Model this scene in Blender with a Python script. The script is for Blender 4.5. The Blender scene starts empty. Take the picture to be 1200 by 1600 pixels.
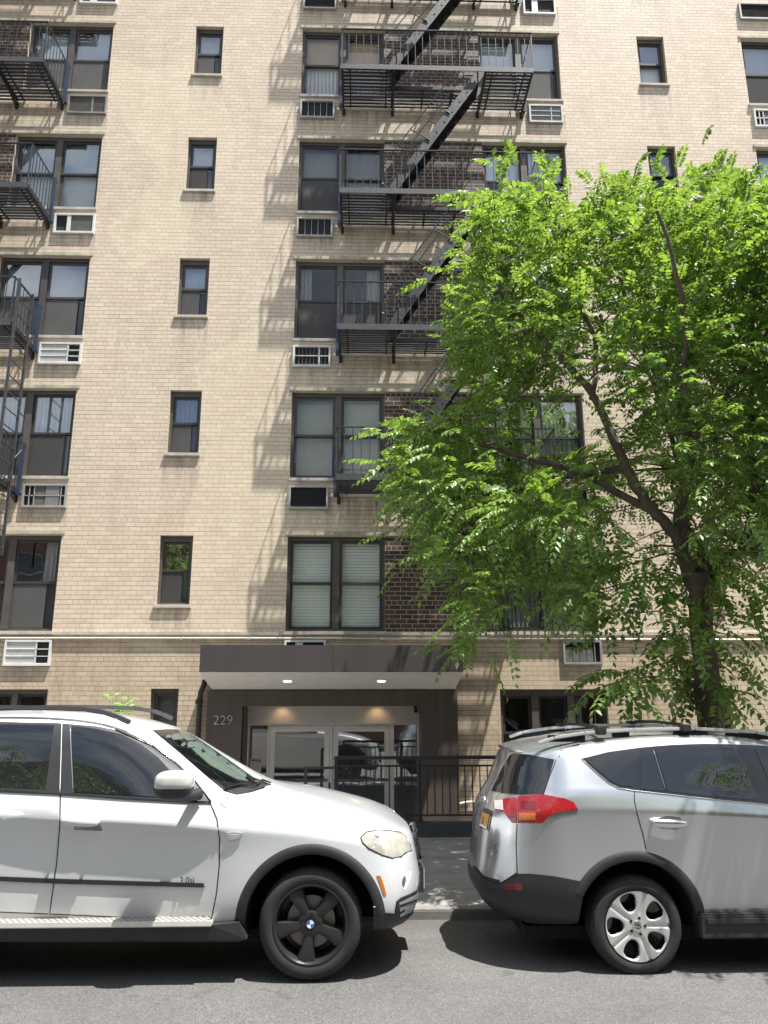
import bpy, bmesh, math, random
import numpy as np
from mathutils import Vector, Matrix
from mathutils.bvhtree import BVHTree
from mathutils.geometry import delaunay_2d_cdt

random.seed(7)
RNG = np.random.default_rng(11)
S = bpy.context.scene
COL = S.collection
R = math.radians

# ------------------------------------------------------------------ camera
CAM_H, F_PX = 1.9, 1202.0
PITCH, YAW, ROLL = R(14.002), R(1.653), R(-0.084)
FWD = Vector((math.sin(YAW)*math.cos(PITCH), math.cos(YAW)*math.cos(PITCH), math.sin(PITCH)))
_r0 = Vector((math.cos(YAW), -math.sin(YAW), 0)); _u0 = _r0.cross(FWD)
RGT = _r0*math.cos(ROLL) + _u0*math.sin(ROLL)
UP = -_r0*math.sin(ROLL) + _u0*math.cos(ROLL)
CAM = Vector((0, 0, CAM_H))
cd = bpy.data.cameras.new('camera'); cam = bpy.data.objects.new('camera', cd); COL.objects.link(cam)
cd.sensor_fit = 'VERTICAL'; cd.sensor_height = 32.0; cd.sensor_width = 24.0
cd.lens = F_PX/1600*32.0; cd.clip_start = 0.05; cd.clip_end = 2000
m = Matrix.Identity(4)
for i in range(3):
    m[i][0] = RGT[i]; m[i][1] = UP[i]; m[i][2] = -FWD[i]
m.translation = CAM
cam.matrix_world = m
S.camera = cam
def ray(px, py):
    return (RGT*((px-600)/F_PX) + UP*((800-py)/F_PX) + FWD)
def at(px, py, d):
    v = ray(px, py); return CAM + v*(d/v.y)

# ------------------------------------------------------------------ light
SUN = Vector((1.55, -1.08, 5.43)).normalized()
EL = math.asin(SUN.z); AZ = math.atan2(SUN.x, SUN.y)
w = bpy.data.worlds.new('World'); S.world = w; w.use_nodes = True
nt = w.node_tree; nt.nodes.clear()
sky = nt.nodes.new('ShaderNodeTexSky'); sky.sky_type = 'NISHITA'; sky.sun_disc = False
sky.sun_elevation = EL; sky.sun_rotation = AZ; sky.air_density = 1.0; sky.dust_density = 2.0; sky.ozone_density = 1.0
bg = nt.nodes.new('ShaderNodeBackground'); bg.inputs['Strength'].default_value = 0.075
wo = nt.nodes.new('ShaderNodeOutputWorld')
# broken fair-weather cloud over the clear sky
tc = nt.nodes.new('ShaderNodeTexCoord'); mpg = nt.nodes.new('ShaderNodeMapping'); mpg.inputs['Scale'].default_value = (1.0, 1.0, 2.2)
cn = nt.nodes.new('ShaderNodeTexNoise'); cn.inputs['Scale'].default_value = 2.6; cn.inputs['Detail'].default_value = 7; cn.inputs['Roughness'].default_value = 0.58
cr = nt.nodes.new('ShaderNodeValToRGB'); cr.color_ramp.elements[0].position = 0.40; cr.color_ramp.elements[1].position = 0.58
cr.color_ramp.elements[1].color = (0.85, 0.85, 0.85, 1)
cm = nt.nodes.new('ShaderNodeMix'); cm.data_type = 'RGBA'; cm.inputs[7].default_value = (7.6, 7.9, 8.3, 1)
nt.links.new(tc.outputs['Generated'], mpg.inputs[0]); nt.links.new(mpg.outputs[0], cn.inputs['Vector']); nt.links.new(cn.outputs[0], cr.inputs[0])
nt.links.new(cr.outputs[0], cm.inputs[0]); nt.links.new(sky.outputs[0], cm.inputs[6])
nt.links.new(cm.outputs[2], bg.inputs[0]); nt.links.new(bg.outputs[0], wo.inputs[0])
sl = bpy.data.lights.new('sun', 'SUN'); sl.energy = 5.0; sl.angle = R(0.5); sl.color = (1.0, 0.965, 0.92)
so = bpy.data.objects.new('sun', sl); COL.objects.link(so)
so.rotation_euler = SUN.to_track_quat('Z', 'Y').to_euler(); so.location = (6, -4, 25)
S.view_settings.view_transform = 'Standard'; S.view_settings.look = 'None'
S.view_settings.exposure = 1.12; S.view_settings.gamma = 1.0
S.cycles.max_bounces = 8; S.cycles.transparent_max_bounces = 12
S.cycles.use_adaptive_sampling = False
S.cycles.use_denoising = True

# ------------------------------------------------------------------ materials
MATS = {}
def nodes(name):
    mt = bpy.data.materials.new(name); mt.use_nodes = True
    t = mt.node_tree; b = t.nodes['Principled BSDF']
    MATS[name] = mt
    return mt, t, b
def N(t, typ, **kw):
    n = t.nodes.new(typ)
    for k, v in kw.items():
        if k.startswith('i_'): n.inputs[k[2:].replace('_', ' ')].default_value = v
        else: setattr(n, k, v)
    return n
def ramp(t, fac, stops):
    r = t.nodes.new('ShaderNodeValToRGB')
    e = r.color_ramp.elements
    while len(e) < len(stops): e.new(0.5)
    for q, (p, c) in zip(e, stops):
        q.position = p; q.color = (c[0], c[1], c[2], 1) if len(c) == 3 else c
    t.links.new(fac, r.inputs[0]); return r.outputs[0]
def math_(t, op, a, b=None, c=None):
    n = t.nodes.new('ShaderNodeMath'); n.operation = op
    for i, v in enumerate((a, b, c)):
        if v is None: continue
        if isinstance(v, (int, float)): n.inputs[i].default_value = v
        else: t.links.new(v, n.inputs[i])
    return n.outputs[0]
def mixc(t, fac, a, b, mode='MIX'):
    n = t.nodes.new('ShaderNodeMix'); n.data_type = 'RGBA'; n.blend_type = mode
    for s, v in ((0, fac), (6, a), (7, b)):
        if isinstance(v, (int, float)): n.inputs[s].default_value = v
        elif isinstance(v, tuple): n.inputs[s].default_value = (v[0], v[1], v[2], 1)
        else: t.links.new(v, n.inputs[s])
    return n.outputs[2]
def mat(name, col, rough=0.6, metal=0.0, var=0.12, scale=6.0, bump=0.0, bscale=60.0, coat=0.0, spec=0.5, streak=False):
    mt, t, b = nodes(name)
    co = N(t, 'ShaderNodeTexCoord')
    mp = N(t, 'ShaderNodeMapping')
    if streak: mp.inputs['Scale'].default_value = (1, 1, 0.12)
    t.links.new(co.outputs['Object'], mp.inputs[0])
    nz = N(t, 'ShaderNodeTexNoise', i_Scale=scale, i_Detail=6.0, i_Roughness=0.65)
    t.links.new(mp.outputs[0], nz.inputs['Vector'])
    c0 = tuple(max(0, x*(1-var)) for x in col); c1 = tuple(min(1, x*(1+var)) for x in col)
    t.links.new(ramp(t, nz.outputs[0], [(0.3, c0), (0.7, c1)]), b.inputs['Base Color'])
    rr = N(t, 'ShaderNodeMapRange'); rr.inputs[3].default_value = max(0.02, rough-0.08); rr.inputs[4].default_value = min(1, rough+0.08)
    t.links.new(nz.outputs[0], rr.inputs[0]); t.links.new(rr.outputs[0], b.inputs['Roughness'])
    b.inputs['Metallic'].default_value = metal
    b.inputs['Coat Weight'].default_value = coat; b.inputs['Coat Roughness'].default_value = 0.03
    b.inputs['Specular IOR Level'].default_value = spec
    if bump:
        n2 = N(t, 'ShaderNodeTexNoise', i_Scale=bscale, i_Detail=3.0)
        t.links.new(co.outputs['Object'], n2.inputs['Vector'])
        bp = N(t, 'ShaderNodeBump', i_Strength=bump, i_Distance=0.01)
        t.links.new(n2.outputs[0], bp.inputs['Height']); t.links.new(bp.outputs[0], b.inputs['Normal'])
    return mt

COURSE = 0.08156
def brick(name, c1, c2, mortar, dirt, dirt_amt, msize=0.0052, bias=0.0, joint_shade_grime=False):
    mt, t, b = nodes(name)
    co = N(t, 'ShaderNodeTexCoord'); sp = N(t, 'ShaderNodeSeparateXYZ'); t.links.new(co.outputs['Object'], sp.inputs[0])
    wob = N(t, 'ShaderNodeTexNoise', i_Scale=3.0, i_Detail=2.0); t.links.new(co.outputs['Object'], wob.inputs['Vector'])
    wz = math_(t, 'MULTIPLY_ADD', wob.outputs[0], 0.010, sp.outputs[2])
    u = math_(t, 'ADD', sp.outputs[0], sp.outputs[1])
    cb = N(t, 'ShaderNodeCombineXYZ'); t.links.new(u, cb.inputs[0]); t.links.new(wz, cb.inputs[1])
    def bt(wd):
        n = N(t, 'ShaderNodeTexBrick', offset=0.5, offset_frequency=2)
        n.inputs['Color1'].default_value = (*c1, 1); n.inputs['Color2'].default_value = (*c2, 1); n.inputs['Mortar'].default_value = (*mortar, 1)
        n.inputs['Scale'].default_value = 1.0; n.inputs['Mortar Size'].default_value = msize; n.inputs['Mortar Smooth'].default_value = 0.25
        n.inputs['Bias'].default_value = bias; n.inputs['Brick Width'].default_value = wd; n.inputs['Row Height'].default_value = COURSE
        t.links.new(cb.outputs[0], n.inputs['Vector']); return n
    A, H = bt(0.2055), bt(0.1027)
    row = math_(t, 'FLOOR', math_(t, 'DIVIDE', wz, COURSE))
    hd = math_(t, 'COMPARE', math_(t, 'MODULO', math_(t, 'ADD', row, 600.0), 6.0), 2.0, 0.1)
    col = mixc(t, hd, A.outputs[0], H.outputs[0])
    fac = N(t, 'ShaderNodeMix'); fac.data_type = 'FLOAT'
    t.links.new(hd, fac.inputs[0]); t.links.new(A.outputs[1], fac.inputs[2]); t.links.new(H.outputs[1], fac.inputs[3])
    big = N(t, 'ShaderNodeTexNoise', i_Scale=0.45, i_Detail=5.0, i_Roughness=0.6); t.links.new(co.outputs['Object'], big.inputs['Vector'])
    mp = N(t, 'ShaderNodeMapping'); mp.inputs['Scale'].default_value = (2.2, 2.2, 0.35); t.links.new(co.outputs['Object'], mp.inputs[0])
    stv = N(t, 'ShaderNodeTexNoise', i_Scale=1.6, i_Detail=6.0, i_Roughness=0.7); t.links.new(mp.outputs[0], stv.inputs['Vector'])
    d1 = ramp(t, stv.outputs[0], [(0.50, (0, 0, 0)), (0.78, (1, 1, 1))])
    col = mixc(t, math_(t, 'MULTIPLY', d1, dirt_amt), col, dirt)
    col = mixc(t, 0.55, col, ramp(t, big.outputs[0], [(0.3, (0.80, 0.78, 0.76)), (0.7, (1.0, 1.0, 1.0))]), 'MULTIPLY')
    fine = N(t, 'ShaderNodeTexNoise', i_Scale=90.0, i_Detail=4.0); t.links.new(co.outputs['Object'], fine.inputs['Vector'])
    col = mixc(t, 0.5, col, ramp(t, fine.outputs[0], [(0.25, (0.82, 0.82, 0.82)), (0.75, (1, 1, 1))]), 'MULTIPLY')
    if joint_shade_grime:
        # shade of raked bed joints painted as dark lines, heavier in some courses
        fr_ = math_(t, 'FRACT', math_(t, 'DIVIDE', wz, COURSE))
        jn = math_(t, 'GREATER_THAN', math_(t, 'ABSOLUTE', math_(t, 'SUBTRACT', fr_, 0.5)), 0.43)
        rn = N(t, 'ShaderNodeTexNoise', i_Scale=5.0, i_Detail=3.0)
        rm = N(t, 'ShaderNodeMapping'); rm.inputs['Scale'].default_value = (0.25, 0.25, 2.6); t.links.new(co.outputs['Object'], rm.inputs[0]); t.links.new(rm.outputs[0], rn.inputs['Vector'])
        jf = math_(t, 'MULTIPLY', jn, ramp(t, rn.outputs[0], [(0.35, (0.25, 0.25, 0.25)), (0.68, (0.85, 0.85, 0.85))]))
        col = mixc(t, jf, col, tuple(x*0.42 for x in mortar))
        # grime washed down below sills and air conditioners; wide bands darken below the landings
        tot = None
        for (xa, xb, zo, ln) in ((-3.64, -2.97, 1.30, 0.75), (5.82, 6.49, 1.30, 0.85), (-6.1, -5.28, 2.30, 0.45), (-1.36, -0.6, 2.30, 0.45), (3.4, 4.16, 2.30, 0.45), (-1.4, 4.2, 2.05, 0.9), (-9.5, -6.2, 2.05, 0.9)):
            mx_ = math_(t, 'MULTIPLY', math_(t, 'GREATER_THAN', sp.outputs[0], xa), math_(t, 'LESS_THAN', sp.outputs[0], xb))
            v_ = math_(t, 'MULTIPLY', math_(t, 'FRACT', math_(t, 'ADD', math_(t, 'DIVIDE', math_(t, 'SUBTRACT', 4.82-zo, sp.outputs[2]), 2.773), 10.0)), 2.773)
            a_ = math_(t, 'MULTIPLY', mx_, math_(t, 'MAXIMUM', math_(t, 'SUBTRACT', 1.0, math_(t, 'DIVIDE', v_, ln)), 0.0))
            tot = a_ if tot is None else math_(t, 'MAXIMUM', tot, a_)
        mp2 = N(t, 'ShaderNodeMapping'); mp2.inputs['Scale'].default_value = (9.0, 9.0, 1.0); t.links.new(co.outputs['Object'], mp2.inputs[0])
        s2 = N(t, 'ShaderNodeTexNoise', i_Scale=1.0, i_Detail=5.0, i_Roughness=0.65); t.links.new(mp2.outputs[0], s2.inputs['Vector'])
        sf = math_(t, 'MULTIPLY', tot, ramp(t, s2.outputs[0], [(0.38, (0, 0, 0)), (0.72, (0.75, 0.75, 0.75))]))
        col = mixc(t, sf, col, (0.16, 0.115, 0.085))
        # replaced and repointed patches in a paler batch
        pt = N(t, 'ShaderNodeTexVoronoi', i_Scale=0.55); t.links.new(co.outputs['Object'], pt.inputs['Vector'])
        sr = N(t, 'ShaderNodeSeparateColor'); t.links.new(pt.outputs['Color'], sr.inputs[0])
        col = mixc(t, math_(t, 'MULTIPLY', math_(t, 'GREATER_THAN', sr.outputs[0], 0.80), 0.16), col, (0.86, 0.76, 0.52))
    t.links.new(col, b.inputs['Base Color'])
    b.inputs['Roughness'].default_value = 0.62; b.inputs['Specular IOR Level'].default_value = 0.35
    hgt = math_(t, 'ADD', math_(t, 'SUBTRACT', 1.0, fac.outputs[0]), math_(t, 'MULTIPLY', fine.outputs[0], 0.18))
    bp = N(t, 'ShaderNodeBump', i_Strength=0.65, i_Distance=0.007)
    t.links.new(hgt, bp.inputs['Height']); t.links.new(bp.outputs[0], b.inputs['Normal'])
    return mt
M_BRICK = brick('tan_brick', (0.75, 0.635, 0.495), (0.655, 0.545, 0.415), (0.49, 0.40, 0.30), (0.36, 0.28, 0.21), 0.30, joint_shade_grime=True)
M_BRICKLOW = brick('weathered_tan_brick', (0.60, 0.49, 0.36), (0.52, 0.415, 0.30), (0.37, 0.295, 0.215), (0.21, 0.16, 0.12), 0.5, joint_shade_grime=True)
M_BROWN = brick('dark_brown_brick', (0.046, 0.028, 0.020), (0.088, 0.053, 0.038), (0.33, 0.275, 0.225), (0.2, 0.15, 0.13), 0.25, msize=0.008)

def asphalt():
    mt, t, b = nodes('asphalt')
    co = N(t, 'ShaderNodeTexCoord')
    v = N(t, 'ShaderNodeTexVoronoi', i_Scale=150.0); t.links.new(co.outputs['Object'], v.inputs['Vector'])
    f = N(t, 'ShaderNodeTexNoise', i_Scale=45.0, i_Detail=8.0, i_Roughness=0.8); t.links.new(co.outputs['Object'], f.inputs['Vector'])
    g = N(t, 'ShaderNodeTexNoise', i_Scale=0.9, i_Detail=6.0, i_Roughness=0.65); t.links.new(co.outputs['Object'], g.inputs['Vector'])
    base = ramp(t, v.outputs['Color'], [(0.15, (0.085, 0.085, 0.085)), (0.55, (0.132, 0.131, 0.128)), (0.93, (0.215, 0.21, 0.202))])
    base = mixc(t, 0.75, base, ramp(t, f.outputs[0], [(0.3, (0.6, 0.6, 0.6)), (0.7, (1.12, 1.11, 1.09))]), 'MULTIPLY')
    base = mixc(t, 0.8, base, ramp(t, g.outputs[0], [(0.35, (0.74, 0.74, 0.75)), (0.65, (1.08, 1.07, 1.05))]), 'MULTIPLY')
    # oil drips and old stains with edges of their own
    s = N(t, 'ShaderNodeTexNoise', i_Scale=2.3, i_Detail=9.0, i_Roughness=0.62, i_Distortion=0.6); t.links.new(co.outputs['Object'], s.inputs['Vector'])
    base = mixc(t, ramp(t, s.outputs[0], [(0.63, (0, 0, 0)), (0.68, (0.6, 0.6, 0.6))]), base, (0.055, 0.052, 0.052))
    sy = N(t, 'ShaderNodeSeparateXYZ'); t.links.new(co.outputs['Object'], sy.inputs[0])
    gf = math_(t, 'MULTIPLY', math_(t, 'MINIMUM', math_(t, 'MAXIMUM', math_(t, 'MULTIPLY', math_(t, 'SUBTRACT', sy.outputs[1], 7.35), 2.2), 0.0), 1.0), ramp(t, g.outputs[0], [(0.35, (0.2, 0.2, 0.2)), (0.6, (0.9, 0.9, 0.9))]))
    base = mixc(t, gf, base, (0.075, 0.068, 0.058))
    # hairline cracks
    cr = N(t, 'ShaderNodeTexVoronoi', feature='DISTANCE_TO_EDGE', i_Scale=0.7); 
    wv = N(t, 'ShaderNodeTexNoise', i_Scale=3.0, i_Detail=6.0); t.links.new(co.outputs['Object'], wv.inputs['Vector'])
    wm = mixc(t, 0.35, co.outputs['Object'], wv.outputs['Color']); t.links.new(wm, cr.inputs['Vector'])
    base = mixc(t, ramp(t, cr.outputs[0], [(0.0, (0.35, 0.35, 0.35)), (0.004, (0, 0, 0))]), base, (0.045, 0.043, 0.042))
    t.links.new(base, b.inputs['Base Color']); b.inputs['Roughness'].default_value = 0.85
    bp = N(t, 'ShaderNodeBump', i_Strength=0.7, i_Distance=0.006); t.links.new(v.outputs['Distance'], bp.inputs['Height'])
    t.links.new(bp.outputs[0], b.inputs['Normal'])
    return mt
M_ASPH = asphalt()
def concrete(name, c, scale=2.0, joints=True):
    mt, t, b = nodes(name)
    co = N(t, 'ShaderNodeTexCoord')
    g = N(t, 'ShaderNodeTexNoise', i_Scale=scale, i_Detail=8.0, i_Roughness=0.7); t.links.new(co.outputs['Object'], g.inputs['Vector'])
    base = ramp(t, g.outputs[0], [(0.25, tuple(x*0.6 for x in c)), (0.5, c), (0.75, tuple(x*1.15 for x in c))])
    f = N(t, 'ShaderNodeTexNoise', i_Scale=120.0, i_Detail=4.0); t.links.new(co.outputs['Object'], f.inputs['Vector'])
    base = mixc(t, 0.6, base, ramp(t, f.outputs[0], [(0.3, (0.75, 0.75, 0.75)), (0.7, (1.05, 1.05, 1.05))]), 'MULTIPLY')
    gum = N(t, 'ShaderNodeTexVoronoi', i_Scale=5.0); t.links.new(co.outputs['Object'], gum.inputs['Vector'])
    base = mixc(t, ramp(t, gum.outputs['Distance'], [(0.07, (0.7, 0.7, 0.7)), (0.10, (0, 0, 0))]), base, tuple(x*0.35 for x in c))
    if joints:
        sp = N(t, 'ShaderNodeSeparateXYZ'); t.links.new(co.outputs['Object'], sp.inputs[0])
        jx = math_(t, 'LESS_THAN', math_(t, 'MODULO', math_(t, 'ADD', sp.outputs[0], 100.3), 1.52), 0.014)
        jy = math_(t, 'LESS_THAN', math_(t, 'MODULO', math_(t, 'ADD', sp.outputs[1], 0.45), 1.52), 0.014)
        base = mixc(t, math_(t, 'MAXIMUM', jx, jy), base, tuple(x*0.25 for x in c))
    t.links.new(base, b.inputs['Base Color']); b.inputs['Roughness'].default_value = 0.82
    bp = N(t, 'ShaderNodeBump', i_Strength=0.3, i_Distance=0.004); t.links.new(f.outputs[0], bp.inputs['Height']); t.links.new(bp.outputs[0], b.inputs['Normal'])
    return mt
M_WALK = concrete('sidewalk_concrete', (0.27, 0.26, 0.245))
M_KERB = concrete('kerb_stone', (0.20, 0.19, 0.175), 7.0, False)
def glass(name, refl=0.10, tint=(0.75, 0.80, 0.80), wavy=0.15, base=None):
    mt, t, b = nodes(name); t.nodes.remove(b)
    out = t.nodes['Material Output']
    g = N(t, 'ShaderNodeBsdfGlossy'); g.inputs['Roughness'].default_value = 0.012; g.inputs['Color'].default_value = (0.95, 0.97, 1, 1)
    if base: tr = N(t, 'ShaderNodeBsdfDiffuse'); tr.inputs[0].default_value = (*base, 1)
    else: tr = N(t, 'ShaderNodeBsdfTransparent'); tr.inputs[0].default_value = (*tint, 1)
    ge = N(t, 'ShaderNodeNewGeometry'); dt = N(t, 'ShaderNodeVectorMath', operation='DOT_PRODUCT')
    t.links.new(ge.outputs['Incoming'], dt.inputs[0]); t.links.new(ge.outputs['Normal'], dt.inputs[1])
    om = math_(t, 'POWER', math_(t, 'SUBTRACT', 1.0, math_(t, 'ABSOLUTE', dt.outputs['Value'])), 5.0)
    fac = math_(t, 'MINIMUM', math_(t, 'MULTIPLY_ADD', om, 1.0-refl, refl), 1.0)
    mx = N(t, 'ShaderNodeMixShader'); t.links.new(fac, mx.inputs[0]); t.links.new(tr.outputs[0], mx.inputs[1]); t.links.new(g.outputs[0], mx.inputs[2])
    co = N(t, 'ShaderNodeTexCoord'); nz = N(t, 'ShaderNodeTexNoise', i_Scale=1.7, i_Detail=1.5); t.links.new(co.outputs['Object'], nz.inputs['Vector'])
    bp = N(t, 'ShaderNodeBump', i_Strength=wavy, i_Distance=0.02); t.links.new(nz.outputs[0], bp.inputs['Height'])
    t.links.new(bp.outputs[0], g.inputs['Normal'])
    t.links.new(mx.outputs[0], out.inputs[0])
    return mt
M_GLASS = glass('window_glass', 0.27)
M_DOORGLASS = glass('door_glass', 0.32, (0.60, 0.62, 0.61), 0.04)
M_GLASSDULL = glass('screened_window_glass', 0.075, (0.90, 0.92, 0.91), 0.2)
M_CARGLASS = glass('car_glass', 0.075, wavy=0.06, base=(0.012, 0.014, 0.015))
M_WSGLASS = glass('windshield_glass', 0.07, (0.50, 0.55, 0.52), 0.02)
M_LENS = glass('lamp_lens', 0.06, (0.86, 0.84, 0.76), 0.05)
M_FRAME = mat('brown_window_frame', (0.085, 0.075, 0.066), 0.45, var=0.2)
M_SASH = mat('dark_sash', (0.05, 0.045, 0.042), 0.42, var=0.15)
M_SCREEN = mat('insect_screen', (0.082, 0.081, 0.078), 0.8, var=0.15, scale=3)
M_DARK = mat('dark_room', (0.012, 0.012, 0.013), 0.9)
M_STONE = mat('limestone_sill', (0.46, 0.42, 0.36), 0.75, var=0.25, scale=5, bump=0.2)
M_LINTEL = mat('painted_lintel', (0.40, 0.37, 0.28), 0.7, var=0.35, scale=4, bump=0.2)
M_IRON = mat('black_iron_paint', (0.022, 0.023, 0.026), 0.42, var=0.35, scale=25, bump=0.35, bscale=45)
M_IRONGREY = mat('sunlit_weathered_iron', (0.050, 0.052, 0.055), 0.5, var=0.3, scale=18, bump=0.4, bscale=45)  # paler iron: the front bands' sunlit face is put into the colour
M_IRONFLECK = mat('flecked_black_iron', (0.026, 0.027, 0.030), 0.45, var=0.75, scale=14, bump=0.4, bscale=40)
M_RAILIRON = mat('railing_paint', (0.034, 0.035, 0.037), 0.4, var=0.25, scale=18)
M_NAVY = mat('navy_painted_strap', (0.03, 0.042, 0.075), 0.4, var=0.2)
M_ACWHITE = mat('white_grille', (0.62, 0.62, 0.60), 0.5, var=0.1, scale=8)
M_ACGREY = mat('grey_grille', (0.22, 0.21, 0.19), 0.5, var=0.2, scale=8)
M_ACSILVER = mat('aluminium_sleeve', (0.36, 0.36, 0.35), 0.45, 0.3, var=0.15, scale=8)
M_ACDARK = mat('grille_void', (0.018, 0.018, 0.018), 0.8)
M_PANEL = mat('bronze_canopy_panel', (0.088, 0.078, 0.078), 0.35, 0.25, var=0.08, scale=2, streak=True)
M_SOFFIT = mat('white_soffit', (0.72, 0.70, 0.66), 0.7, var=0.04)
M_PORTAL = mat('brown_portal_tile', (0.085, 0.068, 0.058), 0.45, var=0.22, scale=5, streak=True)
M_ALU = mat('door_aluminium', (0.64, 0.63, 0.60), 0.42, 0.15, var=0.06)
M_TRANSOM = mat('transom_panel', (0.52, 0.50, 0.47), 0.55, var=0.05)
M_CHROME = mat('brushed_metal', (0.72, 0.72, 0.71), 0.18, 0.9, var=0.05)
M_PAPER = mat('beige_paper', (0.50, 0.44, 0.38), 0.8, var=0.05)
M_INK = mat('printed_ink', (0.03, 0.03, 0.03), 0.8)
M_PIPE = mat('cream_pipe', (0.55, 0.52, 0.45), 0.5, var=0.2, scale=9)
M_DPIPE = mat('dark_downpipe', (0.03, 0.028, 0.026), 0.5, var=0.3)
M_CURB = mat('painted_grey_curb', (0.055, 0.060, 0.064), 0.6, var=0.15, scale=4, bump=0.2)
M_WHITE = mat('white_car_paint', (0.59, 0.612, 0.63), 0.30, 0.0, var=0.015, scale=1.5, coat=1.0)
M_SILVER = mat('silver_car_paint', (0.50, 0.52, 0.54), 0.22, 0.72, var=0.02, scale=1.5, coat=1.0)
def dusty(mt, zlim, tint):
    t = mt.node_tree; b = t.nodes['Principled BSDF']; src = b.inputs['Base Color'].links[0].from_socket
    co = N(t, 'ShaderNodeTexCoord'); sp = N(t, 'ShaderNodeSeparateXYZ'); t.links.new(co.outputs['Object'], sp.inputs[0])
    nz = N(t, 'ShaderNodeTexNoise', i_Scale=4.0, i_Detail=7.0, i_Roughness=0.7); t.links.new(co.outputs['Object'], nz.inputs['Vector'])
    f = math_(t, 'MULTIPLY', math_(t, 'MAXIMUM', math_(t, 'DIVIDE', math_(t, 'SUBTRACT', zlim, sp.outputs[2]), zlim), 0.0), ramp(t, nz.outputs[0], [(0.3, (0.1, 0.1, 0.1)), (0.75, (0.9, 0.9, 0.9))]))
    t.links.new(mixc(t, f, src, tint), b.inputs['Base Color'])
dusty(M_WHITE, 0.85, (0.36, 0.32, 0.26)); dusty(M_SILVER, 0.8, (0.30, 0.28, 0.25))
M_PLAST = mat('black_plastic_trim', (0.022, 0.023, 0.025), 0.55, var=0.15, scale=8, bump=0.08, bscale=300)
M_GLOSSBLK = mat('gloss_black_trim', (0.012, 0.012, 0.014), 0.15, var=0.1, coat=0.6)
M_SEAM = mat('panel_gap', (0.006, 0.006, 0.006), 0.9)
M_TYRE = mat('tyre_rubber', (0.022, 0.021, 0.020), 0.75, var=0.3, scale=9, bump=0.15, bscale=120)
M_RIMBLK = mat('satin_black_rim', (0.035, 0.033, 0.034), 0.32, 0.4, var=0.15)
M_RIMSIL = mat('silver_hubcap', (0.58, 0.58, 0.57), 0.35, 0.55, var=0.05, coat=0.4)
M_DISC = mat('brake_disc', (0.22, 0.21, 0.20), 0.45, 0.6, var=0.15)
M_RED = mat('red_lamp_lens', (0.30, 0.006, 0.010), 0.12, var=0.45, scale=45, bump=0.25, bscale=180, coat=1.0)
M_REDDK = mat('dark_red_reflector', (0.16, 0.004, 0.01), 0.2, var=0.2, scale=40, coat=0.7)
M_AMBER = mat('amber_lens', (0.52, 0.16, 0.015), 0.2, var=0.2, scale=40, coat=0.6)
M_MARKER = mat('orange_marker', (0.48, 0.12, 0.01), 0.25, var=0.15, scale=40, coat=0.6)
M_CLEAR = mat('clear_lamp', (0.66, 0.68, 0.68), 0.15, 0.2, var=0.1, coat=1.0)
M_HAZYLAMP = mat('hazy_headlamp', (0.46, 0.445, 0.385), 0.22, 0.15, var=0.22, scale=14, coat=1.0)
M_PLATE = mat('orange_plate', (0.60, 0.30, 0.03), 0.45, var=0.1, scale=20)
M_SHADE = mat('green_sunshade', (0.36, 0.42, 0.37), 0.6, var=0.08)
M_RAILGREY = mat('grey_roof_rail', (0.08, 0.082, 0.088), 0.4, var=0.12)
M_SILRAIL = mat('silver_roof_rail', (0.60, 0.61, 0.62), 0.35, 0.4, var=0.04)
M_BLUE = mat('emblem_blue', (0.02, 0.16, 0.52), 0.3)
M_EMBW = mat('emblem_white', (0.8, 0.8, 0.8), 0.3)
M_BARK = mat('tree_bark', (0.105, 0.078, 0.060), 0.9, var=0.4, scale=10, bump=0.9, bscale=28, streak=True)
def shade_mat(name, col, var=0.05): return mat(name, col, 0.8, var=var, scale=3)
M_BL_WHITE = shade_mat('white_roller_shade', (0.76, 0.78, 0.78))
M_BL_TAN = shade_mat('tan_roller_shade', (0.46, 0.34, 0.24))
M_BL_BEIGE = shade_mat('beige_roller_shade', (0.50, 0.49, 0.38), 0.12)
M_BL_GREY = shade_mat('grey_shade', (0.17, 0.18, 0.19))
def vary(mt, lo=0.62, hi=1.2):
    t = mt.node_tree; b = t.nodes['Principled BSDF']; src = b.inputs['Base Color'].links[0].from_socket
    oi = N(t, 'ShaderNodeObjectInfo'); mr = N(t, 'ShaderNodeMapRange'); mr.inputs[3].default_value = lo; mr.inputs[4].default_value = hi
    t.links.new(oi.outputs['Random'], mr.inputs[0]); cc = N(t, 'ShaderNodeCombineColor')
    for i in range(3): t.links.new(mr.outputs[0], cc.inputs[i])
    t.links.new(mixc(t, 1.0, src, cc.outputs[0], 'MULTIPLY'), b.inputs['Base Color'])
for q in (M_BL_WHITE, M_BL_TAN, M_BL_BEIGE, M_BL_GREY, M_SASH, M_FRAME): vary(q)
vary(M_SCREEN, 0.45, 1.7)
def seethrough(mt, f):
    t = mt.node_tree; b = t.nodes['Principled BSDF']; out = t.nodes['Material Output']; tr = N(t, 'ShaderNodeBsdfTransparent'); mx = N(t, 'ShaderNodeMixShader')
    mx.inputs[0].default_value = f; t.links.new(b.outputs[0], mx.inputs[1]); t.links.new(tr.outputs[0], mx.inputs[2]); t.links.new(mx.outputs[0], out.inputs[0])
seethrough(M_SCREEN, 0.38)
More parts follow.
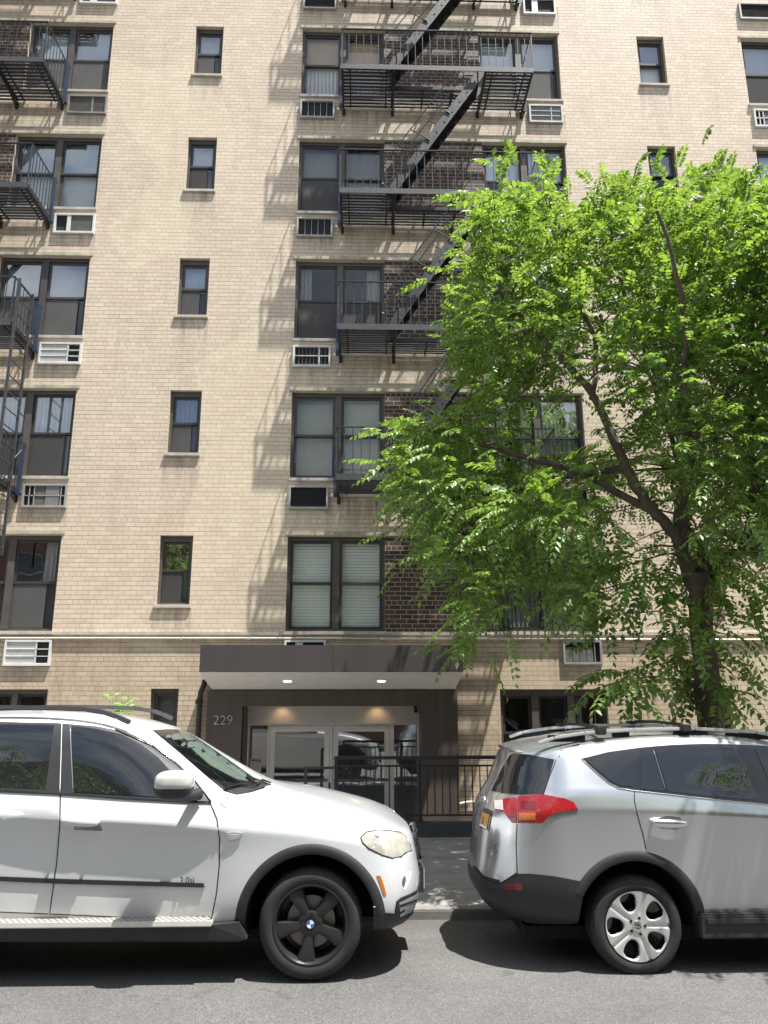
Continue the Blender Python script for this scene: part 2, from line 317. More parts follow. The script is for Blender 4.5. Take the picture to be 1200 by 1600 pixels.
def rust(mt, amt=0.7):
    t = mt.node_tree; b = t.nodes['Principled BSDF']; src = b.inputs['Base Color'].links[0].from_socket
    co = N(t, 'ShaderNodeTexCoord'); nz = N(t, 'ShaderNodeTexNoise', i_Scale=7.0, i_Detail=8.0, i_Roughness=0.75); t.links.new(co.outputs['Object'], nz.inputs['Vector'])
    t.links.new(mixc(t, ramp(t, nz.outputs[0], [(0.60, (0, 0, 0)), (0.70, (amt, amt, amt))]), src, (0.11, 0.050, 0.025)), b.inputs['Base Color'])
rust(M_IRON); rust(M_IRONGREY, 0.5); rust(M_IRONFLECK, 0.6); rust(M_ACSILVER, 0.35)
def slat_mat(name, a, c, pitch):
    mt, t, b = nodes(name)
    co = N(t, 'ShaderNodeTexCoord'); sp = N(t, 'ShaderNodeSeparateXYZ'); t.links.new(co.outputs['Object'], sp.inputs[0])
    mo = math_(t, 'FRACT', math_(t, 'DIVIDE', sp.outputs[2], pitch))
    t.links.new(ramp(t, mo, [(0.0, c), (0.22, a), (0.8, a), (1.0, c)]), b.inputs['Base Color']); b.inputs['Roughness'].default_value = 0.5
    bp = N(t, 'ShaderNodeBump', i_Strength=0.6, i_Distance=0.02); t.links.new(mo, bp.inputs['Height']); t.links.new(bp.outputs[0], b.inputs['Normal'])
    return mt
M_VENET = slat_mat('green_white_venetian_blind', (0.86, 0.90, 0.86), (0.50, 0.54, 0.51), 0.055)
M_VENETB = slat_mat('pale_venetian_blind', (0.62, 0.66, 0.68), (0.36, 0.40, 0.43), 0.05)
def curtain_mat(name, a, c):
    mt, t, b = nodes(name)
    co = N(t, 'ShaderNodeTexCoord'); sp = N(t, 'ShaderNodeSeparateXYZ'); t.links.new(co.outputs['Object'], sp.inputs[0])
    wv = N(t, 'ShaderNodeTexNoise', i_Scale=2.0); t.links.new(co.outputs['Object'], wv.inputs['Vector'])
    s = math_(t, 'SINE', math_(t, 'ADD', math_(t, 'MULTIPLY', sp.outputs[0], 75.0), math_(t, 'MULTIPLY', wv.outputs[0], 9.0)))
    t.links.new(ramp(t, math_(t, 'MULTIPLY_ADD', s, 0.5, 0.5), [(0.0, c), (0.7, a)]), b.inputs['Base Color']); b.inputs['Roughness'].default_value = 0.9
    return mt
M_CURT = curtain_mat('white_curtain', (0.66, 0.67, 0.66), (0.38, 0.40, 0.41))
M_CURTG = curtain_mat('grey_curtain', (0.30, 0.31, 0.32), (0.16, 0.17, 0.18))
def leafmat(name, c1, c2, trans):
    mt, t, b = nodes(name); out = t.nodes['Material Output']
    gi = N(t, 'ShaderNodeNewGeometry'); oi = N(t, 'ShaderNodeTexCoord')
    nz = N(t, 'ShaderNodeTexNoise', i_Scale=2.2, i_Detail=5.0); t.links.new(oi.outputs['Object'], nz.inputs['Vector'])
    f = math_(t, 'MULTIPLY_ADD', gi.outputs['Random Per Island'], 0.6, math_(t, 'MULTIPLY', nz.outputs[0], 0.5))
    col = ramp(t, f, [(0.1, c1), (0.9, c2)])
    t.links.new(col, b.inputs['Base Color']); b.inputs['Roughness'].default_value = 0.42; b.inputs['Specular IOR Level'].default_value = 0.35
    tr = N(t, 'ShaderNodeBsdfTranslucent'); t.links.new(mixc(t, 1.0, col, trans, 'MULTIPLY'), tr.inputs[0])
    mx = N(t, 'ShaderNodeAddShader')
    t.links.new(b.outputs[0], mx.inputs[0]); t.links.new(tr.outputs[0], mx.inputs[1]); t.links.new(mx.outputs[0], out.inputs[0])
    return mt
M_LEAF = leafmat('green_leaflets', (0.024, 0.058, 0.018), (0.125, 0.20, 0.046), (1.3, 1.2, 0.55))
M_LEAF2 = leafmat('pale_weed_leaves', (0.10, 0.19, 0.05), (0.17, 0.29, 0.08), (1.2, 1.2, 0.7))
def dots_mat():
    mt, t, b = nodes('studded_running_board')
    co = N(t, 'ShaderNodeTexCoord'); mp = N(t, 'ShaderNodeMapping'); mp.inputs['Scale'].default_value = (1, 1, 1); t.links.new(co.outputs['Object'], mp.inputs[0])
    sp = N(t, 'ShaderNodeSeparateXYZ'); t.links.new(mp.outputs[0], sp.inputs[0])
    ry = math_(t, 'DIVIDE', sp.outputs[1], 0.030); fy = math_(t, 'FLOOR', ry)
    rx = math_(t, 'ADD', math_(t, 'DIVIDE', sp.outputs[0], 0.044), math_(t, 'MULTIPLY', fy, 0.5))
    dx = math_(t, 'SUBTRACT', math_(t, 'FRACT', math_(t, 'ADD', rx, 100.0)), 0.5); dy = math_(t, 'SUBTRACT', math_(t, 'FRACT', ry), 0.5)
    d = math_(t, 'ADD', math_(t, 'MULTIPLY', dx, dx), math_(t, 'MULTIPLY', math_(t, 'MULTIPLY', dy, dy), 0.55))
    t.links.new(mixc(t, math_(t, 'LESS_THAN', d, 0.055), (0.44, 0.425, 0.38), (0.07, 0.065, 0.06)), b.inputs['Base Color'])
    b.inputs['Roughness'].default_value = 0.4; b.inputs['Metallic'].default_value = 0.3
    return mt
M_BOARD = dots_mat()
def lampmat():
    mt, t, b = nodes('warm_downlight'); b.inputs['Emission Color'].default_value = (1.0, 0.86, 0.62, 1); b.inputs['Emission Strength'].default_value = 5.0
    b.inputs['Base Color'].default_value = (0.8, 0.75, 0.6, 1); return mt
M_LAMP = lampmat()

# ------------------------------------------------------------------ mesh helpers
class MB:
    def __init__(self): self.v = []; self.f = []
    def box(self, x0, x1, y0, y1, z0, z1):
        b = len(self.v)
        self.v += [(x0,y0,z0),(x1,y0,z0),(x1,y1,z0),(x0,y1,z0),(x0,y0,z1),(x1,y0,z1),(x1,y1,z1),(x0,y1,z1)]
        self.f += [(b,b+3,b+2,b+1),(b+4,b+5,b+6,b+7),(b,b+1,b+5,b+4),(b+1,b+2,b+6,b+5),(b+2,b+3,b+7,b+6),(b+3,b,b+4,b+7)]
        return self
    def bar(self, p, q, wd, ht, up=(0, 0, 1)):
        p = Vector(p); q = Vector(q); d = (q-p).normalized(); u = Vector(up)
        if abs(d.dot(u)) > 0.99: u = Vector((0, 1, 0))
        s = d.cross(u).normalized()*(wd/2); u = s.cross(d).normalized()*(ht/2)
        b = len(self.v)
        for o in (p, q):
            self.v += [tuple(o-s-u), tuple(o+s-u), tuple(o+s+u), tuple(o-s+u)]
        self.f += [(b,b+1,b+2,b+3),(b+7,b+6,b+5,b+4)] + [(b+i, b+4+i, b+4+(i+1)%4, b+(i+1)%4) for i in range(4)]
        return self
    def tube(self, pts, rad, n=8, cap=True):
        pts = [Vector(p) for p in pts]
        rs = rad if isinstance(rad, (list, tuple)) else [rad]*len(pts)
        b = len(self.v); ref = None
        for i, p in enumerate(pts):
            d = (pts[min(i+1, len(pts)-1)] - pts[max(i-1, 0)]).normalized()
            if ref is None: ref = d.orthogonal().normalized()
            a = (ref - d*ref.dot(d)).normalized(); ref = a; c = d.cross(a)
            for k in range(n):
                t = 2*math.pi*k/n
                self.v.append(tuple(p + (a*math.cos(t) + c*math.sin(t))*rs[i]))
        for i in range(len(pts)-1):
            for k in range(n):
                self.f.append((b+i*n+k, b+i*n+(k+1)%n, b+(i+1)*n+(k+1)%n, b+(i+1)*n+k))
        if cap:
            self.f.append(tuple(b+k for k in reversed(range(n)))); e = b+(len(pts)-1)*n
            self.f.append(tuple(e+k for k in range(n)))
        return self
    def lathe_y(self, c, prof, n=48):       # prof: (radius, y offset)
        b = len(self.v); m_ = len(prof)
        for k in range(n):
            t = 2*math.pi*k/n
            for r, y in prof: self.v.append((c[0]+r*math.cos(t), c[1]+y, c[2]+r*math.sin(t)))
        for k in range(n):
            for i in range(m_-1):
                self.f.append((b+k*m_+i, b+((k+1)%n)*m_+i, b+((k+1)%n)*m_+i+1, b+k*m_+i+1))
        return self
    def quad(self, a, b_, c, d):
        b = len(self.v); self.v += [tuple(a), tuple(b_), tuple(c), tuple(d)]; self.f.append((b, b+1, b+2, b+3)); return self
    def build(self, name, m_, parent=None, smooth=False, bevel=0.0):
        me = bpy.data.meshes.new(name); me.from_pydata(self.v, [], self.f); me.update()
        return link(name, me, m_, parent, smooth, bevel)
def link(name, me, m_, parent=None, smooth=False, bevel=0.0):
    bm = bmesh.new(); bm.from_mesh(me); bmesh.ops.recalc_face_normals(bm, faces=bm.faces)
    if bevel:
        bmesh.ops.bevel(bm, geom=[e for e in bm.edges if len(e.link_faces) == 2 and e.calc_face_angle(0) > 0.6], offset=bevel, segments=2, affect='EDGES')
    bm.to_mesh(me); bm.free()
    if m_ is not None: me.materials.append(m_)
    if smooth:
        me.shade_smooth()
        if smooth != 'all': me.set_sharp_from_angle(angle=R(38))
    o = bpy.data.objects.new(name, me); COL.objects.link(o)
    if parent is not None: o.parent = parent
    return o
def empty(name, loc=(0, 0, 0)):
    o = bpy.data.objects.new(name, None); COL.objects.link(o); o.location = loc; o.empty_display_size = 0.2
    return o
def under(child, root):        # parent a part built in world coordinates
    child.parent = root; child.matrix_parent_inverse = Matrix.Translation(-root.location)
    return child
def tag(o, label, cat, group=None, kind=None):
    o['label'] = label; o['category'] = cat
    if group: o['group'] = group
    if kind: o['kind'] = kind
    return o
def struct(o): o['kind'] = 'structure'; return o
def text_mesh(name, body, size, m_, loc, extrude=0.004, parent=None, rotz=0.0, align='LEFT', sx=1.0):
    c = bpy.data.curves.new(name, 'FONT'); c.body = body; c.size = size; c.extrude = extrude; c.align_x = align
    o = bpy.data.objects.new(name, c); COL.objects.link(o)
    dg = bpy.context.evaluated_depsgraph_get(); me = bpy.data.meshes.new_from_object(o.evaluated_get(dg))
    bpy.data.objects.remove(o)
    me.transform(Matrix.Translation(loc) @ Matrix.Rotation(rotz, 4, 'Z') @ Matrix.Rotation(R(90), 4, 'X') @ Matrix.Diagonal((sx, 1, 1, 1)))
    me.materials.clear()
    return link(name, me, m_, parent)

# ================================================================== SETTING
def zroad(y): return 0.0 if y < 6.2 else -0.0375*(y-6.2)
bm_ = MB()
ys = [-60, -20, -6, 0, 4, 6.2, 7.91]
for a, b_ in zip(ys[:-1], ys[1:]):
    bm_.quad((-60, a, zroad(a)), (60, a, zroad(a)), (60, b_, zroad(b_)), (-60, b_, zroad(b_)))
struct(bm_.build('road', M_ASPH))
struct(MB().box(-60, 60, 7.90, 8.06, -0.35, 0.022).build('kerb', M_KERB, None, False, 0.012))
zs = lambda y: 0.020+0.0215*(y-8.06)
struct(MB().quad((-60, 8.06, zs(8.06)), (60, 8.06, zs(8.06)), (60, 11.52, zs(11.52)), (-60, 11.52, zs(11.52))).build('sidewalk', M_WALK))
struct(MB().quad((-60, 11.5, -0.55), (60, 11.5, -0.55), (60, 14.9, -0.55), (-60, 14.9, -0.55)).build('areaway_floor', M_WALK))

# ================================================================== BUILDING
BY = 13.5
HD = [4.82 + 2.773*k for k in range(6)]
bld = empty('apartment_building', (0, BY, 0))
tag(bld, 'tan brick apartment building with brown brick panels, dark sash windows and a canopied entrance', 'apartment building')
WINS = []                    # (x0,x1,z0,z1,kind,style...)
PAIRL, PAIRC, PAIRR, PAIRZ = (-7.06, -5.33), (-1.333, 0.405), (2.42, 4.146), (8.15, 9.88)
holes = []
for k in range(5):
    for p in (PAIRL, PAIRC, PAIRR, PAIRZ): holes.append((p[0], p[1], HD[k]-1.70, HD[k]))
    for p in ((-3.595, -3.010), (5.862, 6.450)): holes.append((p[0], p[1], HD[k]-1.24, HD[k]))
GW = [(-7.0, -5.295, 0.55, 2.147), (-3.57, -3.10, 0.75, 2.155), (2.375, 4.226, 0.30, 2.140), (5.86, 6.378, 0.75, 2.158)]
ENT = (-1.99, 1.02, -0.55, 1.865)
holes += GW + [ENT]
panels = []
for k in range(5):
    panels += [(0.405, 2.42, HD[k]-1.70, HD[k]), (-9.07, -7.06, HD[k]-1.70, HD[k]), (9.88, 11.9, HD[k]-1.70, HD[k])]
X0, X1, Z0, ZT = -10.5, 12.5, -0.55, 20.6
LEDGE = 3.06
def wall_cells(zlo, zhi):
    xs = sorted({X0, X1, *[a for h in holes+panels for a in h[:2]]})
    zz = sorted({zlo, zhi, *[a for h in holes+panels for a in h[2:] if zlo < a < zhi]})
    mb = MB(); idx = {}
    def vid(x, z):
        if (x, z) not in idx: idx[(x, z)] = len(mb.v); mb.v.append((x, BY, z))
        return idx[(x, z)]
    for xa, xb in zip(xs[:-1], xs[1:]):
        for za, zb in zip(zz[:-1], zz[1:]):
            cx, cz = (xa+xb)/2, (za+zb)/2
            if any(h[0] < cx < h[1] and h[2] < cz < h[3] for h in holes+panels): continue
            mb.f.append((vid(xa, za), vid(xb, za), vid(xb, zb), vid(xa, zb)))
    for h in holes:
        if not (zlo <= h[2]+0.7 and h[3] <= zhi+0.01): continue
        y2 = BY + (0.16 if h is not ENT else 0.9); za = max(h[2], zlo)
        mb.quad((h[0], BY, za), (h[0], y2, za), (h[0], y2, h[3]), (h[0], BY, h[3]))
        mb.quad((h[1], y2, za), (h[1], BY, za), (h[1], BY, h[3]), (h[1], y2, h[3]))
        mb.quad((h[0], y2, h[3]), (h[1], y2, h[3]), (h[1], BY, h[3]), (h[0], BY, h[3]))
        mb.quad((h[0], BY, za), (h[1], BY, za), (h[1], y2, za), (h[0], y2, za))
    return mb
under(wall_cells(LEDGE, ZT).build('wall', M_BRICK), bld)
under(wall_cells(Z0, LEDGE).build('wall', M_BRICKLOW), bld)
for p in panels:
    under(MB().quad((p[0], BY, p[2]), (p[1], BY, p[2]), (p[1], BY, p[3]), (p[0], BY, p[3])).build('brick_panel', M_BROWN), bld)
# roof and side returns so that the block is solid
mb = MB(); mb.quad((X0, BY, ZT), (X1, BY, ZT), (X1, BY+12, ZT), (X0, BY+12, ZT))
mb.quad((X0, BY+12, Z0), (X0, BY, Z0), (X0, BY, ZT), (X0, BY+12, ZT)); mb.quad((X1, BY, Z0), (X1, BY+12, Z0), (X1, BY+12, ZT), (X1, BY, ZT))
mb.quad((X1, BY+12, Z0), (X0, BY+12, Z0), (X0, BY+12, ZT), (X1, BY+12, ZT))
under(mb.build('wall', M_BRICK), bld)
# stone lintel strips above each bay, ledge above the ground floor
for k in range(5):
    for xa, xb in ((-9.2, -5.285), (-1.378, 4.19), (8.105, 12.4)):
        under(MB().box(xa, xb, BY-0.022, BY+0.02, HD[k]+0.002, HD[k]+0.078).build('lintel', M_LINTEL, None, False, 0.006), bld)
for xa, xb in ((-10.4, -1.42), (-1.415, 0.50), (0.503, 4.3), (4.304, 12.4)):
    under(MB().box(xa, xb, BY-0.035, BY+0.02, LEDGE-0.005, LEDGE+0.056).build('ledge', M_STONE, None, False, 0.006), bld)

def pane_q(x0, x1, z0, z1, y): return MB().quad((x0, y, z0), (x1, y, z0), (x1, y, z1), (x0, y, z1))
def sash_ring(mb, x0, x1, z0, z1, y0, y1, t, tb=None):
    tb = tb or t
    mb.box(x0, x0+t, y0, y1, z0, z1); mb.box(x1-t, x1, y0, y1, z0, z1)
    mb.box(x0+t, x1-t, y0, y1, z0, z0+tb); mb.box(x0+t, x1-t, y0, y1, z1-t, z1)
def fill(win, what, x0, x1, z0, z1, y):
    """what hangs behind one pane"""
    if what is None: return
    mtl = dict(white=M_BL_WHITE, tan=M_BL_TAN, beige=M_BL_BEIGE, grey=M_BL_GREY, venet=M_VENET, venetb=M_VENETB, curt=M_CURT, curtg=M_CURTG)
    part, _, frac = what.partition(':')
    if part in ('curt', 'curtg'):
        a, b_ = (x0, x1)
        segs = {'l': [(a, a+(b_-a)*0.33)], 'r': [(b_-(b_-a)*0.38, b_)], 'lr': [(a, a+(b_-a)*0.3), (b_-(b_-a)*0.3, b_)], '': [(a, b_)]}[frac]
        mb = MB()
        for s0, s1 in segs:
            n = max(4, int((s1-s0)/0.025)); pts = [(s0+(s1-s0)*i/n, y+0.012*math.sin(i*2.1+s0*9)) for i in range(n+1)]
            for (xa, ya), (xb, yb) in zip(pts[:-1], pts[1:]): mb.quad((xa, ya, z0), (xb, yb, z0), (xb, yb, z1), (xa, ya, z1))
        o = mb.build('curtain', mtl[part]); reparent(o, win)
    else:
        zz = z0 + (z1-z0)*(1-float(frac)) if frac else z0
        o = MB().box(x0, x1, y, y+0.006, zz, z1).build('blind', mtl[part]); reparent(o, win)
def reparent(o, win):
    o.parent = win
def window(x0, x1, z0, z1, lights=2, shiny=True, mull=0.12, fills=(), screens=(), sill=True, split=0.5, frame_t=0.05, headt=0.075):
    yf0, yf1 = BY+0.085, BY+0.20
    fr = MB(); fr.box(x0, x0+frame_t, yf0, yf1, z0, z1); fr.box(x1-frame_t, x1, yf0, yf1, z0, z1)
    fr.box(x0+frame_t, x1-frame_t, yf0, yf1, z1-headt, z1); fr.box(x0+frame_t, x1-frame_t, yf0, yf1, z0, z0+0.05)
    lw = (x1-x0-2*frame_t-(lights-1)*mull)/lights
    cells = []
    for i in range(lights):
        a = x0+frame_t+i*(lw+mull); cells.append((a, a+lw))
        if i: fr.box(a-mull, a, yf0-0.012, yf1, z0+0.05, z1-headt)
    win = under(fr.build('window', M_FRAME), bld)
    zb, zt = z0+0.05, z1-headt; zm = zb+(zt-zb)*split
    for i, (a, b_) in enumerate(cells):
        f = fills[i] if i < len(fills) else (None, None)
        scr = screens[i] if i < len(screens) else False
        for part in (0, 1):
            mb = MB(); yo = BY+0.115 if part else BY+0.150
            za, zc = (zm, zt) if part else (zb, zm+0.045)
            sash_ring(mb, a+0.003, b_-0.003, za+0.002, zc-0.002, yo, yo+0.034, 0.042, 0.045)
            reparent(mb.build('sash', M_SASH), win)
            reparent(pane_q(a+0.04, b_-0.04, za+0.04, zc-0.04, yo+0.016).build('pane', M_GLASS if (part and shiny) else M_GLASSDULL), win)
            fill(win, f[part], a+0.01, b_-0.01, za+0.01, zc-0.005, BY+0.235+0.015*(1-part))
        if scr:
            w_ = (b_-a)*(scr if isinstance(scr, float) else 1.0)
            reparent(MB().box(a+0.008, a+w_-0.008, BY+0.128, BY+0.134, zb+0.01, zm-0.004).build('screen', M_SCREEN), win)
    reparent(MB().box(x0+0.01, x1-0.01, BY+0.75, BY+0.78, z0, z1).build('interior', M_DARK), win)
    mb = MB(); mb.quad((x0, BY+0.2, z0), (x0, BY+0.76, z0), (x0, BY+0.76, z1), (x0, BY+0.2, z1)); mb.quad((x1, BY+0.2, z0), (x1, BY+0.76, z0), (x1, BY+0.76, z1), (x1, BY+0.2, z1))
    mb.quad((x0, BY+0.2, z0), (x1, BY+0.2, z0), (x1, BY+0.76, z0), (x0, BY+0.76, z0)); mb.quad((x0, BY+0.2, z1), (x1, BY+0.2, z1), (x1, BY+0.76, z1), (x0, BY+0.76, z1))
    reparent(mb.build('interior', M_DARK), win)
    if sill:
        e = 0.03
        reparent(MB().box(x0-e, x1+e, BY-0.045, BY+0.10, z0-0.058, z0+0.003).build('sill', M_STONE, None, False, 0.006), win)
    return win
# per floor: (lower, upper) coverings of each light, then screens
FL = {4: [('white:1', 'white'), ('grey', 'white')], 3: [('venetb', 'venetb'), ('venetb', 'venetb')], 2: [(None, 'white'), (None, 'white')],
      1: [('grey', 'curt'), ('curtg', 'curt')], 0: [('grey', None), ('grey', 'curt:r')]}
SL_ = {4: (True, True), 3: (False, False), 2: (0.8, 0.82), 1: (0.85, 0.85), 0: (0.78, 0.78)}
FC = {4: [('curt', 'tan'), ('curtg', 'tan')], 3: [(None, 'grey'), ('curtg', 'grey')], 2: [(None, 'curtg:l'), ('curtg:r', 'curtg:r')],
      1: [('beige', 'beige'), ('beige', 'beige')], 0: [('venet', 'venet'), ('venet', 'venet')]}
SC_ = {4: (False, False), 3: (True, False), 2: (True, True), 1: (False, False), 0: (False, False)}
FR = {4: [('grey', 'white'), ('grey', 'white')], 3: [('grey', 'white'), ('grey', 'white')], 2: [('grey', 'white'), ('grey', 'white')],
      1: [('curt:lr', 'curt:lr'), ('curtg', 'curt')], 0: [('curtg', 'curtg'), ('curtg', 'curtg')]}
FS = {4: ('grey', 'white'), 3: ('grey', 'white'), 2: ('grey', 'white'), 1: ('grey', 'curtg'), 0: ('grey', None)}
FT = {4: ('white', 'grey'), 3: (None, None), 2: ('grey', 'grey'), 1: ('grey', None), 0: ('grey', None)}
for k in range(5):
    zt, zb = HD[k], HD[k]-1.70
    window(*PAIRL, zb, zt, fills=FL[k], screens=SL_[k])
    window(*PAIRC, zb, zt, shiny=False, fills=FC[k], screens=SC_[k])
    window(*PAIRR, zb, zt, fills=FR[k], screens=(0.9, 0.9) if k > 1 else (False, False))
    window(*PAIRZ, zb, zt, fills=FR[k], screens=(0.9, 0.9))
    window(-3.595, -3.010, zt-1.24, zt, lights=1, fills=[FS[k]], screens=(0.74,), headt=0.10)
    window(5.862, 6.450, zt-1.24, zt, lights=1, fills=[FT[k]], headt=0.10)
window(*GW[0], shiny=False, lights=3, mull=0.09, fills=[('grey', None), (None, None), (None, None)], split=0.4)
window(*GW[1], shiny=False, lights=1, fills=[('grey', 'grey')], split=0.05)
window(*GW[2], shiny=False, lights=3, mull=0.12, fills=[('grey', None), ('grey', None), ('grey', 'curtg:l')], split=0.62, headt=0.11)
window(*GW[3], shiny=False, lights=1, fills=[(None, None)])
# window guard on the second floor, right bay
mb = MB(); yg = BY-0.09
x0, x1, za, zb = 2.44, 4.12, 3.16, 4.55
for z in (za, (za+zb)/2, zb): mb.bar((x0, yg, z), (x1, yg, z), 0.02, 0.03)
n = 14
for i in range(n+1): mb.bar((x0+(x1-x0)*i/n, yg-0.012, za), (x0+(x1-x0)*i/n, yg-0.012, zb), 0.016, 0.016)
for x in (x0, 3.28, x1):
    for z in (za, zb): mb.bar((x, yg, z), (x, BY+0.09, z), 0.02, 0.03)
under(mb.build('window_guard', M_IRON), bld)

# entrance: portal surround, recessed doors, canopy
PY = 13.40
mb = MB()
mb.box(-2.59, -2.0, PY, BY+0.02, -0.55, 2.125); mb.box(1.015, 1.628, PY, BY+0.02, -0.55, 2.125); mb.box(-2.0, 1.015, PY, BY+0.02, 1.862, 2.125)
mb.box(-2.02, -1.985, PY+0.10, 14.16, -0.55, 1.862)
mb.box(1.012, 1.05, PY+0.10, 14.16, -0.55, 1.862)
portal = under(mb.build('portal', M_PORTAL), bld)
o = MB().box(-1.985, 1.015, 13.98, 14.04, 1.565, 1.90).build('transom_panel', M_TRANSOM); reparent(o, portal)
o = MB().box(-2.0, 1.03, PY+0.12, 14.05, 1.90, 1.95).build('transom_panel', M_TRANSOM); reparent(o, portal)
DZ = 1.548
ent = MB()
ent.box(-1.985, 1.012, 14.04, 14.14, DZ-0.012, DZ+0.055)
for a, b_ in ((-1.985, -1.955), (-1.635, -1.60), (-0.545, -0.50), (0.505, 0.572), (0.985, 1.012)): ent.box(a, b_, 14.04, 14.13, -0.55, DZ-0.012)
entrance = under(ent.build('entrance_frame', M_ALU), bld)
for a, b_ in ((-1.60, -0.547), (-0.498, 0.503)):
    mb = MB(); z0, z1 = -0.53, DZ-0.02
    t = 0.095
    mb.box(a+.004, a+t, 14.055, 14.10, z0, z1); mb.box(b_-t, b_-.004, 14.055, 14.10, z0, z1); mb.box(a+t, b_-t, 14.055, 14.10, z1-0.10, z1); mb.box(a+t, b_-t, 14.055, 14.10, z0, z0+0.2)
    d = under(mb.build('entrance_door', M_ALU), bld)
    reparent(pane_q(a+t, b_-t, z0+0.2, z1-0.10, 14.08).build('pane', M_DOORGLASS), d)
    mb = MB()
    mb.tube([(a+0.03, 14.02, 0.625), (b_-0.03, 14.02, 0.625)], 0.016)
    for x in (a+0.05, b_-0.05): mb.bar((x, 14.02, 0.625), (x, 14.06, 0.625), 0.025, 0.03)
    reparent(mb.build('push_bar', M_GLOSSBLK), d)
for a, b_ in ((-1.955, -1.637), (0.574, 0.985)):
    o = pane_q(a, b_, -0.55, DZ-0.012, 14.085).build('side_light', M_DOORGLASS); reparent(o, entrance)
mb = MB(); mb.box(-2.0, 1.03, 16.4, 16.45, -0.55, 2.2); mb.box(-2.05, -2.0, 14.2, 16.4, -0.55, 2.2); mb.box(1.03, 1.08, 14.2, 16.4, -0.55, 2.2); mb.box(-2, 1.03, 14.16, 16.4, 2.0, 2.05)
reparent(mb.build('lobby', M_BL_GREY), entrance)
# canopy: fascia box whose white soffit slopes back to the wall
cy0, cz0, cz1, czb = 12.33, 2.388, 2.803, 2.128
mb = MB()
mb.box(-2.535, -0.462, cy0, cy0+0.03, cz0, cz1); mb.box(-0.458, 1.602, cy0, cy0+0.03, cz0, cz1)
mb.quad((-2.535, cy0+0.03, cz1), (1.602, cy0+0.03, cz1), (1.602, BY-0.003, cz1), (-2.535, BY-0.003, cz1))
for x in (-2.535, 1.602):
    mb.quad((x, cy0+0.03, cz0), (x, cy0+0.03, cz1), (x, BY-0.003, cz1), (x, BY-0.003, czb))
can = under(mb.build('canopy', M_PANEL), bld)
mb = MB(); mb.quad((-2.53, cy0+0.002, cz0-0.004), (1.597, cy0+0.002, cz0-0.004), (1.597, BY-0.005, czb-0.004), (-2.53, BY-0.005, czb-0.004))
mb.quad((-2.53, cy0+0.002, cz0+0.02), (1.597, cy0+0.002, cz0+0.02), (1.597, BY-0.005, czb+0.02), (-2.53, BY-0.005, czb+0.02))
reparent(mb.build('soffit', M_SOFFIT), can)
sl_ = (czb-cz0)/(BY-cy0)
for x in (-1.205, 0.325):
    y = 12.86; z = cz0+(y-cy0)*sl_-0.008
    mb = MB(); n = 24; b = 0
    mb.v = [(x+0.068*math.cos(2*math.pi*i/n), y+0.068*math.sin(2*math.pi*i/n), z+0.068*math.sin(2*math.pi*i/n)*sl_) for i in range(n)]; mb.f = [tuple(range(n))]
    lo = mb.build('downlight', M_LAMP); reparent(lo, can)
    mb = MB(); ring = [(x+0.078*math.cos(2*math.pi*i/n), y+0.078*math.sin(2*math.pi*i/n), z+0.078*math.sin(2*math.pi*i/n)*sl_) for i in range(n+1)]
    mb.tube(ring, 0.010, 6, False); reparent(mb.build('downlight_rim', M_SOFFIT), can)
    ld = bpy.data.lights.new('downlight_spot', 'SPOT'); ld.energy = 5; ld.color = (1, 0.62, 0.32); ld.spot_size = R(125); ld.spot_blend = 1.0; ld.shadow_soft_size = 0.08
    # small recessed lamps under the portal head light the transom panel
    lo2 = bpy.data.objects.new('downlight_spot', ld); COL.objects.link(lo2); lo2.location = (x-0.18 if x < 0 else x-0.05, 13.80, 1.885); lo2.rotation_euler = (R(35), 0, 0)
# house number, paper notice, camera, pipes
hn = text_mesh('house_number', '229', 0.222, M_CHROME, (-2.475, PY-0.012, 1.566), 0.008)
tag(hn, 'brushed metal house number 229 on the dark brown entrance wall', 'house number')
pn = MB().box(-1.93, -1.735, 14.06, 14.066, 0.72, 0.99).build('paper_notice', M_PAPER)
ik = MB().box(-1.905, -1.79, 14.056, 14.059, 0.945, 0.962).box(-1.775, -1.755, 14.056, 14.059, 0.945, 0.965).box(-1.775, -1.755, 14.056, 14.059, 0.918, 0.938).build('printed_header', M_INK); ik.parent = pn
tag(pn, 'beige paper notice behind the glass left of the entrance doors', 'notice')
sc = empty('security_camera', (0.95, 13.86, 1.83))
o = MB().tube([(0, 0.10, 0.0), (0, 0.05, -0.01)], 0.022, 10).bar((0, 0.11, 0.03), (0, 0.11, -0.03), 0.05, 0.02).build('bracket', M_GLOSSBLK, sc)
o = MB().tube([(0.0, 0.07, -0.02), (0.0, -0.05, -0.055)], 0.032, 12).build('camera_body', M_GLOSSBLK, sc, True)
tag(sc, 'small black security camera at the top right corner of the entrance recess', 'security camera')
wp = MB()
wp.tube([(-10.4, BY-0.035, 3.0), (-1.3, BY-0.035, 3.0), (0.1, BY-0.035, 2.995), (7.4, BY-0.035, 2.985), (7.6, BY-0.04, 2.93), (7.2, BY-0.04, 2.90)], 0.017, 8)
for x in np.arange(-10, 7, 1.15): wp.bar((x, BY-0.05, 3.0), (x, BY, 3.0), 0.03, 0.05)
tag(wp.build('wall_conduit', M_PIPE, None, True), 'thin cream conduit running along the wall just under the stone ledge', 'pipe')
dp = empty('drain_pipe', (-2.72, 13.42, 0))
o = MB().tube([(0, 0, -0.5), (0, 0, 1.98), (0.01, -0.02, 2.08), (0.06, -0.03, 2.22), (0.07, -0.03, 2.30)], 0.045, 12).build('pipe', M_DPIPE, dp, True)
